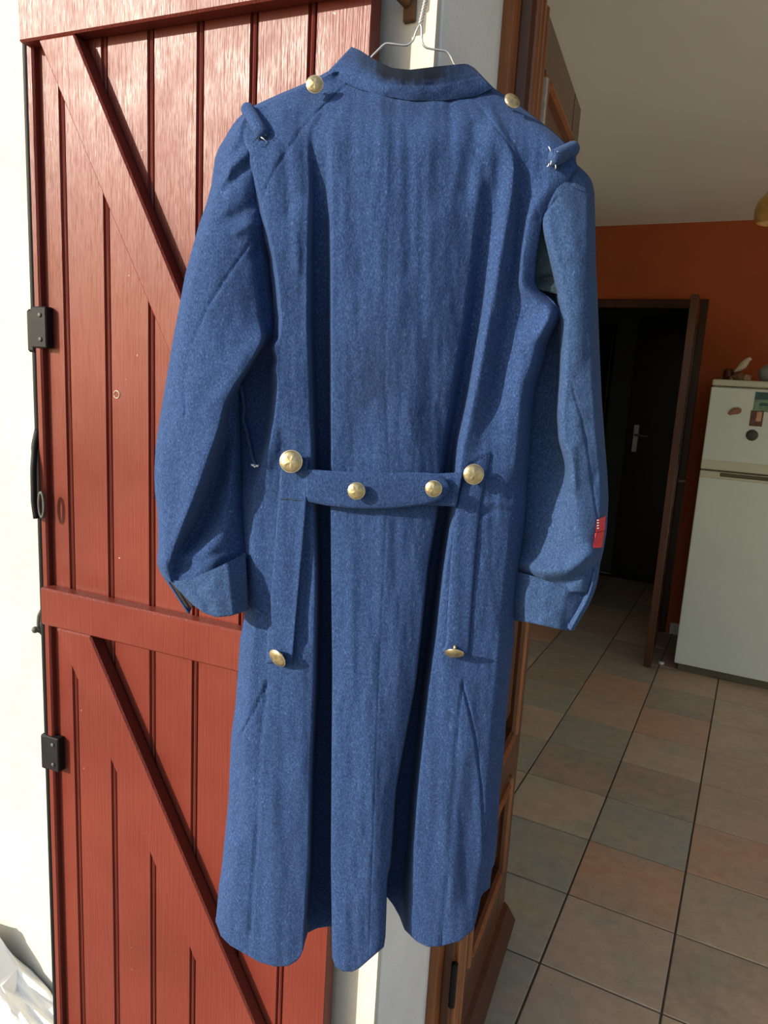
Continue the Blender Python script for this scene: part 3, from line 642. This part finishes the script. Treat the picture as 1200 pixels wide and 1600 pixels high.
XQ, DQ = sheet_grid(ysr, [ri0, ra, rl, rb, rc, ro],
    [cr([(262, .022), (320, .016), (400, -.008), (700, -.022), (926, -.015)]), cr([(262, .024), (320, .022), (360, .004), (400, -.004), (600, -.004), (720, .004), (800, .022), (880, .034), (926, .030)]),
     cr([(262, .026), (340, .030), (400, .036), (600, .036), (720, .034), (800, .036), (880, .042), (926, .036)]), cr([(262, .026), (340, .038), (400, .048), (600, .050), (720, .044), (800, .044), (880, .046), (926, .038)]),
     cr([(262, .015), (340, .034), (400, .046), (600, .048), (720, .042), (800, .038), (926, .036)]), cr([(262, -.03), (340, -.005), (600, .005), (926, .010)])], [20, 6, 10, 22, 9])
YQ = np.repeat(ysr[:, None], XQ.shape[1], 1)
DQ = groove(XQ, YQ, DQ, [(895, 610), (908, 650), (916, 690), (922, 730), (930, 790), (934, 810)], 1.8, .0015, .0008)
DQ = groove(XQ, YQ, DQ, [(872, 308), (862, 320), (852, 330)], 2.0, .0022, .0008)
for p, w, a in (([(912, 668), (925, 700), (928, 740)], 9, -.002), ([(935, 735), (928, 755)], 6, -.002), ([(900, 640), (905, 690)], 11, .002), ([(885, 272), (893, 284)], 4, -.003), ([(880, 300), (900, 420), (905, 560)], 18, .004),
                ([(925, 330), (920, 560)], 8, -.002), ([(812, 880), (850, 894), (885, 892), (925, 868)], 15, .014), ([(812, 898), (850, 911), (885, 910), (925, 884)], 8, -.008), ([(895, 700), (896, 760)], 7, .003)):
    DQ = fold(XQ, YQ, DQ, p, w, a)
DQ = DQ+.003*vnoise(XQ/40+30, YQ/60)+.0012*vnoise(XQ/13+14, YQ/20)
cloth('sleeve', XQ, YQ, DQ, MAT['wool_faded'], coat, rear=.03, rcols=14)
X, Y, D = quad_patch([(790, 890), (820, 896), (850, 906), (885, 917), (921, 924)], [(798, 968), (825, 972), (852, 978), (880, 984), (897, 984)], 40, 26, [.0, .026, .034, .036, .024], [.006, .030, .038, .040, .028], .002)
D = D+.003*vnoise(X/18, Y/16)
cloth('cuff', X, Y, D, MAT['wool_faded'], coat, rear=.03, rcols=10)
X, Y, D = quad_patch([(924, 868), (932, 866), (940, 866)], [(886, 980), (892, 985), (898, 984)], 8, 40, [.022, .03, .024], [.034, .044, .036], 0)
s_ = np.linspace(0, 1, 40)[:, None]; X = X+10*np.sin(math.pi*s_)**1.3
cloth('cuff_vent', X, Y, D+.002*vnoise(X/9, Y/12), MAT['wool_faded'], coat, rear=.006, rcols=4)
X, Y, D = quad_patch([(838, 340), (845, 340), (852, 344)], [(832, 452), (855, 455), (880, 462)], 14, 34, [.024, .026, .026], [.020, .024, .026], -.003)
D = fold(X, Y, D, [(838, 440), (862, 436)], 6, -.010)
cloth('underarm_gusset', X, Y, D, MAT['wool_green'], coat, rear=.006, rcols=4)
X, Y, D = quad_patch([(836, 452), (850, 458), (864, 470), (879, 490)], [(832, 470), (846, 488), (862, 500), (876, 503)], 20, 12, [.014, .026, .034, .03], [.016, .028, .032, .02], .003)
cloth('underarm_flap', X, Y, D, MAT['wool'], coat, rear=.006, rcols=5)

# ---- collar
X, Y, D = quad_patch([(549, 73), (562, 78), (585, 93), (612, 106), (640, 109), (680, 104), (729, 99), (741, 106)], [(510, 114), (528, 124), (560, 139), (593, 149), (640, 157), (695, 157), (745, 150), (771, 137)], 64, 22, [-.044, -.022, -.004, .008, .012, .010, .0, -.018], [-.018, -.006, .003, .007, .0095, .008, .004, -.006], .005)
D = groove(X, Y, D, [(520, 96), (545, 108), (575, 122), (620, 133), (660, 134), (700, 130), (755, 117)], 1.6, .0011, .0005)
D = D+.002*vnoise(X/20, Y/16)
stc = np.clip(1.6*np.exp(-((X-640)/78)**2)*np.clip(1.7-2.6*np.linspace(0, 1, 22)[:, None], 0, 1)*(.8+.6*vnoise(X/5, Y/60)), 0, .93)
cloth('collar', X, Y, D, MAT['wool'], coat, rear=.06, rcols=16, stain=stc, lip=False, rear_dip=48)
# collar edge stitches
for t in np.linspace(.12, .62, 26):
    tp = smooth_path([(549, 73), (562, 78), (585, 93), (612, 106), (640, 109), (680, 104), (729, 99), (741, 106)], 101); i = int(t*100)
    dcol = float(np.interp(t, np.linspace(0, 1, 8), [-.055, -.030, -.008, .004, .008, .004, -.016, -.045]))
    a = W(tp[i, 0], tp[i, 1]+2.5, dcol+.003); b = W(tp[i, 0]+1.6, tp[i, 1]+3.4, dcol+.003)
    v, f = tube([a, (a+b)/2+CN*.0006, b], .0005, 5); part('stitch', v, f, MAT['thread'], coat)

# ---- pocket straps, half belt
def slab(name, L, Rr, ny, nx, off, mat='wool', edge=None, par=None, n2=None):
    T = smooth_path(L, ny); U = smooth_path(Rr, ny); s = np.linspace(0, 1, nx)
    X = T[:, :1]*(1-s)+U[:, :1]*s; Y = T[:, 1:]*(1-s)+U[:, 1:]*s
    D = bodyDm(X, Y) if callable(off) is False else 0*X
    D = np.stack([gsm(D[:, j], 6) for j in range(nx)], 1)
    k = np.sin(math.pi*np.clip(s, .0, 1))**.35*.0022
    D = D+off+k
    if edge is not None: D = D+edge*np.clip((s-.6)/.4, 0, 1)**2
    return cloth(name, X, Y, D, MAT[mat], par or coat, rear=.006, rcols=4)
slab('pocket_strap', [(441, 708), (437, 745), (435, 782), (430, 840), (424, 920), (417, 1000), (415, 1036)], [(481, 716), (480, 745), (479, 785), (474, 850), (466, 930), (460, 1000), (457, 1032)], 90, 18, .002, edge=.005)
slab('pocket_strap', [(727, 738), (719, 765), (712, 795), (705, 870), (700, 950), (697, 1005), (691, 1019)], [(768, 708), (760, 740), (751, 790), (744, 860), (738, 940), (734, 1000), (732, 1021)], 90, 18, .002)
def strip(name, top, bot, nx, nv, D0, par=coat, mat='wool', dsag=.002):
    T = smooth_path(top, nx); B = smooth_path(bot, nx); s = np.linspace(0, 1, nv)[:, None]
    X = T[:, 0]*(1-s)+B[:, 0]*s; Y = T[:, 1]*(1-s)+B[:, 1]*s
    D = np.interp(np.linspace(0, 1, nx), np.linspace(0, 1, len(D0)), D0)[None]+dsag*np.sin(math.pi*s)**.4
    D = D+.0012*vnoise(X/22, Y/18)
    return cloth(name, X, Y, D, MAT[mat], par, rear=.005, rcols=8)
tabD = [.058, .058, .060, .062]
strip('belt_tab', [(655, 741), (690, 741), (724, 738)], [(655, 789), (685, 790), (713, 791)], 24, 14, [.056, .060, .061])
belt = strip('half_belt', [(478, 733), (520, 736), (600, 739), (660, 738), (688, 741), (699, 750), (703, 763)], [(478, 783), (512, 790), (560, 795), (620, 794), (672, 787), (692, 779), (703, 765)], 80, 16, [.062, .067, .070, .071, .070, .070, .068])

# ---- buttons
def orient(center, nrm, verts, spin=0):
    n = np.array(nrm, float); n /= np.linalg.norm(n); a = np.cross([0, 0, 1.], n); a /= np.linalg.norm(a); b = np.cross(n, a)
    v = np.asarray(verts, float); c, s = math.cos(spin), math.sin(spin); x = v[:, 0]*c-v[:, 1]*s; y = v[:, 0]*s+v[:, 1]*c
    return center+x[:, None]*a+y[:, None]*b+v[:, 2:]*n
def button(px, py, rpx, D, tilt=(0, 0), spin=0):
    r = rpx*.00092; c = W(np.array(float(px)), np.array(float(py)), np.array(D))
    view = -(c-np.array([0, 0, H])); view /= np.linalg.norm(view)
    n = view*.25+CN*.75+CUV*tilt[0]+WZ*tilt[1]
    prof = [(r*.18, -.35*r), (r*.2, -.12*r), (r*.8, -.1*r), (r*.98, .0), (r*.97, .06*r)]+[(r*.95*math.cos(t), .06*r+.32*r*math.sin(t)) for t in np.linspace(.12, 1.5, 9)]
    v, f = lathe(prof, 40)
    rad = np.hypot(v[:, 0], v[:, 1])/r; th = np.arctan2(v[:, 1], v[:, 0]); up = v[:, 2] > .05*r
    em = np.clip(np.cos(5*th+.4), 0, 1)*np.exp(-((rad-.45)/.25)**2)+.8*np.exp(-((rad-.1)/.14)**2)
    v[:, 2] += np.where(up, .034*r*em, 0)
    o = part('button', orient(c, n, v, spin), f, MAT['brass'], coat)
    tv, tf = tube([(r*.95*math.cos(t), r*.95*math.sin(t), .05*r) for t in np.linspace(0, 2*math.pi, 41)], r*.07, 8, False)
    part('rim', orient(c, n, tv, spin), tf, MAT['brass_rim'], o)
    sv, sf = tube([(0, 0, -.35*r), (0, 0, -.9*r)], r*.16, 8); part('shank', orient(c, n, sv), sf, MAT['brass'], o)
button(492, 132, 11.2, bodyD(500, 150)+.012, (-.05, .12)); button(800, 158, 11, bodyD(790, 165)+.012, (.35, .55))
button(455, 721, 15.3, bodyD(455, 721)+.012, (-.08, .1)); button(740, 741, 14, bodyD(740, 741)+.012, (.12, .05), .5)
button(557, 767, 11.6, .079, (0, 0)); button(677.5, 763.5, 11.2, .080, (0, 0), .4)
button(434, 1028, 14.5, bodyD(434, 1028)+.010, (-.75, -.55), .3); button(710, 1020, 14, bodyD(710, 1020)+.010, (-.1, -1.15), .2)
# buttonhole bars
for x, y in ((534, 766), (657, 763)):
    for dy in (-4.5, 4.5):
        v, f = tube([W(x+q, y+dy, .0765) for q in np.linspace(0, 13, 4)], .0009, 6); part('buttonhole_stitch', v, f, MAT['wool'], belt)
    v, f = tube([W(x, y+q, .0765) for q in np.linspace(-4.5, 4.5, 4)], .0009, 6); part('buttonhole_stitch', v, f, MAT['wool'], belt)
# shoulder rolls
def roll(pts, rpx, Ds, mat):
    P = smooth_path(pts, 22); dd_ = np.interp(np.linspace(0, 1, 22), np.linspace(0, 1, len(Ds)), Ds); q = W(P[:, 0], P[:, 1], dd_)
    t = np.linspace(0, 1, 22); r = rpx*.00090*np.clip(np.minimum(np.sqrt(np.clip(t*9, 0, 1)), np.sqrt(np.clip((1-t)*9, 0.06, 1))), .15, 1)
    v, f = tube(q, r, 18); o = part('shoulder_roll', v, f, MAT[mat], coat); return o, q
o, q = roll([(381, 168), (388, 172), (397, 188), (408, 206), (414, 217)], 9.5, [-.012, .004, .018, .026, .028], 'wool')
for k in range(7):
    a = q[-2]+np.array([random.uniform(-.006, .006) for _ in range(3)])+CN*.006; b = a+np.array([random.uniform(-.006, .006) for _ in range(3)])
    v, f = tube([a, (a+b)/2+CN*.002, b], .0006, 5); part('frayed_thread', v, f, MAT['thread'] if k < 2 else MAT['wool_green'], o)
o, q = roll([(898, 229), (893, 234), (880, 240), (866, 247), (858, 249)], 10.5, [-.008, .016, .030, .040, .042], 'wool_faded')
for k in range(6):
    a = q[-2]+CN*.008+WZ*random.uniform(-.009, .009)+CUV*random.uniform(-.004, .006); b = a+np.array([random.uniform(-.003, .003), 0, random.uniform(-.006, .006)])
    v, f = tube([a, (a+b)/2+CN*.001, b], .0006, 5); part('frayed_thread', v, f, MAT['thread'], o)
# red rank stripes
gq = gridD(XQ, YQ, DQ)
for (a, b, c, d) in (((933, 812), (947, 806), (945, 829), (931, 832)), ((930, 833), (945, 830), (941, 855), (927, 856))):
    X, Y, D = quad_patch([a, b], [d, c], 8, 8, [gq(a[0], a[1])+.004, gq(b[0]-3, b[1])+.004], [gq(d[0], d[1])+.004, gq(c[0]-3, c[1])+.004], .001, sm=False)
    cloth('rank_stripe', X, Y, D, MAT['red_cloth'], coat, rear=.003, rcols=3)
sq = [(935, 813+k*4.2) for k in range(4)]
for x, y in sq:
    v, f = tube([W(np.array(x-2.), np.array(y), np.array(gq(x, y)+.0062)), W(np.array(x+1.), np.array(y-.4), np.array(gq(x, y)+.007))], .00045, 5); part('stitch', v, f, MAT['thread'], coat)
v, f = tube([W(np.array(float(x)), np.array(779+(x-436)*.09), np.array(bodyD(x, 780)+.0048)) for x in range(437, 479, 5)], .0007, 6); part('strap_seam', v, f, MAT['wool_green'], coat)
# torn vent edge and loose threads
v, f = tube(smooth_path([W(x, y, d) for x, y, d in ((376, 602, .012), (380, 622, .012), (382, 640, .012), (379, 655, .011), (385, 672, .014), (389, 690, .018), (394, 715, .026), (400, 727, .034))], 30), .0022, 8)
part('torn_edge', v, f, MAT['wool_faded'], coat)
for x, y in ((396, 728), (400, 727), (393, 726)):
    v, f = tube([W(x, y, .046), W(x+2, y+1.5, .048), W(x+4, y, .046)], .0012, 6); part('frayed_thread', v, f, MAT['thread'], coat)

# ---- wire hanger
hb = W(np.array(655.), np.array(70.), np.array(-.02))
hang = empty('coat_hanger', tuple(hb), 'thin bent steel wire hanger with twisted neck inside the coat collar', 'hanger')
Dn = -.03
lw = [(540, 150), (560, 118), (581, 88), (600, 69), (604, 67.5), (630, 71), (638, 70.5), (646, 63), (649, 52), (653, 43), (657, 37)]
rw = [(757, 165), (730, 135), (709, 99), (703, 86), (698, 80), (668, 75.5), (662, 72), (659, 64), (659, 50), (658.5, 42), (657, 37)]
for p in (lw, rw):
    q = smooth_path([W(np.array(float(x)), np.array(float(y)), np.array(Dn)) for x, y in p], 60); v, f = tube(q, .0013, 8); part('wire', v, f, MAT['steel'], hang)
A_ = W(np.array(657.), np.array(37.), np.array(Dn)); B_ = W(np.array(667.), np.array(-8.), np.array(-.035)); ax = (B_-A_)/np.linalg.norm(B_-A_)
e1 = np.cross(ax, CN); e1 /= np.linalg.norm(e1); e2 = np.cross(ax, e1)
for ph in (0, math.pi):
    q = [A_+(B_-A_)*t+.0016*(e1*math.cos(ph+t*28)+e2*math.sin(ph+t*28)) for t in np.linspace(0, 1, 70)]
    v, f = tube(q, .0013, 8); part('twisted_neck', v, f, MAT['steel'], hang)
nt = np.array([np_[0], YF-.055, np_[2]+.006])
q = smooth_path([B_, B_+ax*.012, nt+np.array([.014, 0, -.006]), nt+np.array([.011, 0, .008]), nt+np.array([0, 0, .0045+.001]), nt+np.array([-.011, 0, .003]), nt+np.array([-.014, 0, -.008])], 40)
v, f = tube(q, .0014, 8); part('hook', v, f, MAT['steel'], hang)

# ------------------------------------------------------------------ kitchen things
FX, FY, FW, FH = -.265, 4.255, .60, 1.636
fg = empty('fridge', (FX+FW/2, FY+.3, 0), 'white two-door fridge freezer against the orange wall', 'fridge')
boxp('cabinet', (FX+.004, FY+.05, .03), (FX+FW-.004, FY+.62, FH-.03), MAT['enamel'], fg, .006)
boxp('top_panel', (FX, FY+.005, FH-.034), (FX+FW, FY+.63, FH), MAT['fridge_trim'], fg, .010, None, 3)
boxp('freezer_door', (FX, FY, 1.207), (FX+FW, FY+.048, FH-.041), MAT['enamel'], fg, .006, None, 2)
boxp('fridge_door', (FX, FY, .05), (FX+FW, FY+.048, 1.146), MAT['enamel'], fg, .006, None, 2)
boxp('handle_strip', (FX, FY-.003, 1.160), (FX+FW, FY+.05, 1.212), MAT['fridge_trim'], fg, .006, None, 2)
boxp('handle_strip', (FX, FY-.003, 1.112), (FX+FW, FY+.046, 1.152), MAT['fridge_trim'], fg, .006, None, 2)
boxp('grip_recess', (FX+.10, FY-.008, 1.128), (FX+FW-.02, FY, 1.148), MAT['fridge_gap'], fg, .004)
boxp('gasket', (FX+.006, FY+.01, 1.150), (FX+FW-.006, FY+.06, 1.162), MAT['fridge_gap'], fg, .001)
boxp('plinth', (FX+.02, FY+.03, .0), (FX+FW-.02, FY+.55, .055), MAT['fridge_gap'], fg, .003)
def magnet(name, px, py, w, h_, mat, label, shape=None):
    c = at_y(px, py, FY-.003); o = empty(name, (c[0], FY, c[2]), label, 'magnet', 'magnets on the freezer door')
    return o, c
mg = {k: plain(k, v, .6, .35, 40) for k, v in dict(mag_brown=(.24, .10, .05), mag_dark=(.045, .05, .035), mag_green=(.16, .26, .17), mag_sky=(.035, .10, .09), mag_pink=(.5, .28, .17), mag_umber=(.12, .05, .03)).items()}
o, c = magnet('magnet', 1148, 643, 0, 0, None, 'irregular brown fridge magnet, leftmost on the freezer door')
F0 = (np.array([c[0], FY, c[2]]), np.array([1., 0, 0]), np.array([0, -1., 0]), WZ)
prism('plate', [(-.034, -.012), (-.02, -.022), (-.004, -.016), (.02, -.012), (.032, .0), (.03, .016), (.014, .022), (-.008, .020), (-.018, .012)], 0, .006, mg['mag_brown'], o, F0, axis='v')
o, c = magnet('magnet', 1188, 628, 0, 0, None, 'green landscape picture magnet above the pink one'); x, z = c[0]+.012, c[2]
boxp('card', (x-.04, FY-.004, z-.05), (x+.06, FY, z+.05), mg['mag_green'], o, .001)
boxp('dark_band', (x-.04, FY-.005, z+.012), (x+.06, FY-.003, z+.05), mg['mag_sky'], o, .0008); boxp('patch', (x-.015, FY-.005, z-.02), (x+.025, FY-.003, z-.004), mg['mag_sky'], o, .0008)
o, c = magnet('magnet', 1182, 654, 0, 0, None, 'small pink and brown picture magnet below the green one'); x, z = c[0], c[2]
boxp('card', (x-.03, FY-.004, z-.04), (x+.03, FY, z+.04), mg['mag_umber'], o, .001); boxp('pale_figure', (x-.002, FY-.005, z-.014), (x+.022, FY-.003, z+.036), mg['mag_pink'], o, .0008)
o, c = magnet('magnet', 1175, 680, 0, 0, None, 'round dark olive magnet, lowest on the freezer door')
vv, ff = lathe([(.028, 0), (.029, .003), (.026, .006), (.008, .0065)], 28); part('disc', [(c[0]+x, FY-z, c[2]+y) for x, y, z in vv], ff, mg['mag_dark'], o)
# bird ornament
bx = at_y(1156, 585, 4.42); bz = FH
bird = empty('bird_ornament', (bx[0], 4.42, bz), 'white bird figurine on a brown rocky base on the fridge', 'figurine')
m_bw = plain('bird_white', (.62, .55, .42), .5, .15, 30); m_bb = plain('rock_brown', (.20, .10, .05), .8, .4, 60, bump=.4); m_bt = plain('base_beige', (.42, .30, .20), .8, .3, 50, bump=.4)
P = [(-.030, 0, .045), (-.020, 0, .052), (-.005, 0, .066), (.010, 0, .082), (.020, 0, .098), (.030, 0, .112), (.038, 0, .116), (.048, 0, .113)]
v, f = tube([np.array(p)+(bx[0], 4.42, bz) for p in P], [.002, .008, .016, .020, .017, .013, .011, .002], 14); part('body', v, f, m_bw, bird)
for s in (-1, 1):
    v, f = tube([np.array((.016, s*.014, .090))+(bx[0], 4.42, bz), np.array((-.004, s*.019, .070))+(bx[0], 4.42, bz), np.array((-.034, s*.012, .046))+(bx[0], 4.42, bz)], [.006, .010, .002], 10); part('wing', v, f, m_bw, bird)
def blob(cx, cy, cz, rx, ry, rz, mat, nm, par, sd):
    bm = bmesh.new(); bmesh.ops.create_icosphere(bm, subdivisions=3, radius=1)
    r_ = np.random.default_rng(sd)
    ph = r_.random(6)*6
    for w in bm.verts:
        k = 1+.14*math.sin(4*w.co.x+ph[0])*math.cos(5*w.co.y+ph[1])+.1*math.sin(7*w.co.z+ph[2])
        w.co = Vector((w.co.x*rx*k, w.co.y*ry*k, max(w.co.z*rz*k, -rz*.8)))
        w.co += Vector((cx, cy, cz))-Vector(ORG[par.name])
    me = bpy.data.meshes.new(nm); bm.to_mesh(me); bm.free(); me.polygons.foreach_set('use_smooth', [True]*len(me.polygons)); return link(nm, me, mat, par)
blob(bx[0]-.005, 4.42, bz+.020, .034, .03, .026, m_bb, 'rock', bird, 1); blob(bx[0]+.035, 4.42, bz+.016, .022, .026, .020, m_bt, 'rock', bird, 2); blob(bx[0]-.03, 4.43, bz+.012, .02, .02, .015, m_bt, 'rock', bird, 3)
def pot(name, px, Y, prof, mat, label, cat, lid=None):
    c = at_y(px, 585, Y); o = empty(name, (c[0], Y, FH), label, cat); v, f = lathe(prof, 28); part('body', v+np.array([c[0], Y, FH]), f, mat, o)
    if lid: v, f = lathe(lid, 28); part('lid', v+np.array([c[0], Y, FH]), f, mat, o)
    return o
pot('candle_pot', 1139, 4.47, [(.018, 0), (.028, .004), (.030, .03), (.027, .055), (.02, .062), (.019, .056), (.005, .054)], plain('dark_red_glaze', (.10, .018, .012), .35), 'small dark red pot left of the bird figurine', 'pot')
pot('round_jar', 1201, 4.45, [(.022, 0), (.040, .012), (.052, .04), (.046, .066), (.03, .078)], plain('grey_blue_glaze', (.24, .28, .27), .3), 'rounded grey-blue jar on the fridge, right of the bird figurine', 'jar', [(.03, .078), (.026, .088), (.008, .094), (.007, .104), (.002, .108)])
# pendant lamp at the right
lc = at_y(1216, 327, 3.3)
lamp = empty('pendant_lamp', (lc[0], 3.3, ZC), 'yellow glass pendant lamp hanging from the ceiling at the right edge', 'lamp')
yg = plain('amber_glass', (.52, .30, .07), .25, .2, 20)
v, f = lathe([(.02, .075), (.05, .06), (.075, .03), (.082, 0), (.08, -.03), (.07, -.05), (.066, -.05), (.07, -.02), (.045, .04), (.018, .06)], 32); part('shade', v+lc, f, yg, lamp)
v, f = tube([(lc[0], 3.3, lc[2]+.07), (lc[0], 3.3, ZC-.02)], .004, 8); part('cord', v, f, MAT['iron'], lamp)
v, f = lathe([(.05, 0), (.048, -.015), (.02, -.03), (.006, -.035)], 24); part('ceiling_rose', v+np.array([lc[0], 3.3, ZC]), f, MAT['white_wall'], lamp)
v, f = lathe([(.012, .05), (.014, .02), (.026, -.01), (.024, -.03), (.006, -.042)], 20); part('bulb', v+lc, f, MAT['white_wall'], lamp)

# crumbs on the tiles
def crumb(px, py, r, label):
    rr = rays(px, py); c = rr/(-rr[2])*H+np.array([0, 0, H]); o = empty('pebble', (c[0], c[1], 0), label, 'pebble', 'white crumbs on the tile floor')
    blob(c[0], c[1], r*.7, r*1.2, r, r*.8, MAT['white_wall'], 'stone', o, int(px))
crumb(773, 1495, .006, 'white crumb on the floor at the foot of the wooden door'); crumb(1033, 1038, .012, 'white crumb on the floor by the fridge corner')

# white plastic sack at the foot of the wall
bc = at_y(20, 1600, .80)
bag = empty('plastic_sack', (bc[0]-.12, .89, -.06), 'crumpled white plastic sack leaning on the cream wall', 'sack')
top = bc[2]-.11; gx, gy = 40, 56; vs_ = []
r2 = np.random.default_rng(5)
U_, V_ = np.meshgrid(np.linspace(0, 2*math.pi, gx, endpoint=False), np.linspace(0, 1, gy))
hz = -.06+V_*(top+.10+.06)
tap = np.where(V_ > .72, 1-.75*((V_-.72)/.28)**1.5, 1)*np.where(V_ < .06, .8+.2*V_/.06, 1)
wr = 1+.10*np.abs(np.sin(3*U_+5*V_))*V_+.06*vnoise(U_*3, V_*14)+.10*vnoise(U_*1.5+7, V_*6)
Xs = bc[0]-.185+.22*np.cos(U_)*tap*wr; Ys = .895+.065*np.sin(U_)*np.where(V_ > .72, 1-.6*((V_-.72)/.28), 1)*np.clip(wr, .8, 1.2)
hz = hz-.10*np.clip(V_-.4, 0, 1)*np.cos(U_)*1.0+.02*vnoise(U_*4, V_*10)
I = np.arange(gx*gy).reshape(gy, gx); fs = [[I[j, i], I[j, (i+1) % gx], I[j+1, (i+1) % gx], I[j+1, i]] for j in range(gy-1) for i in range(gx)]
fs += [list(I[0]), list(I[-1])]
part('film', np.stack([Xs, Ys, hz], -1).reshape(-1, 3), fs, MAT['bag'], bag, False)
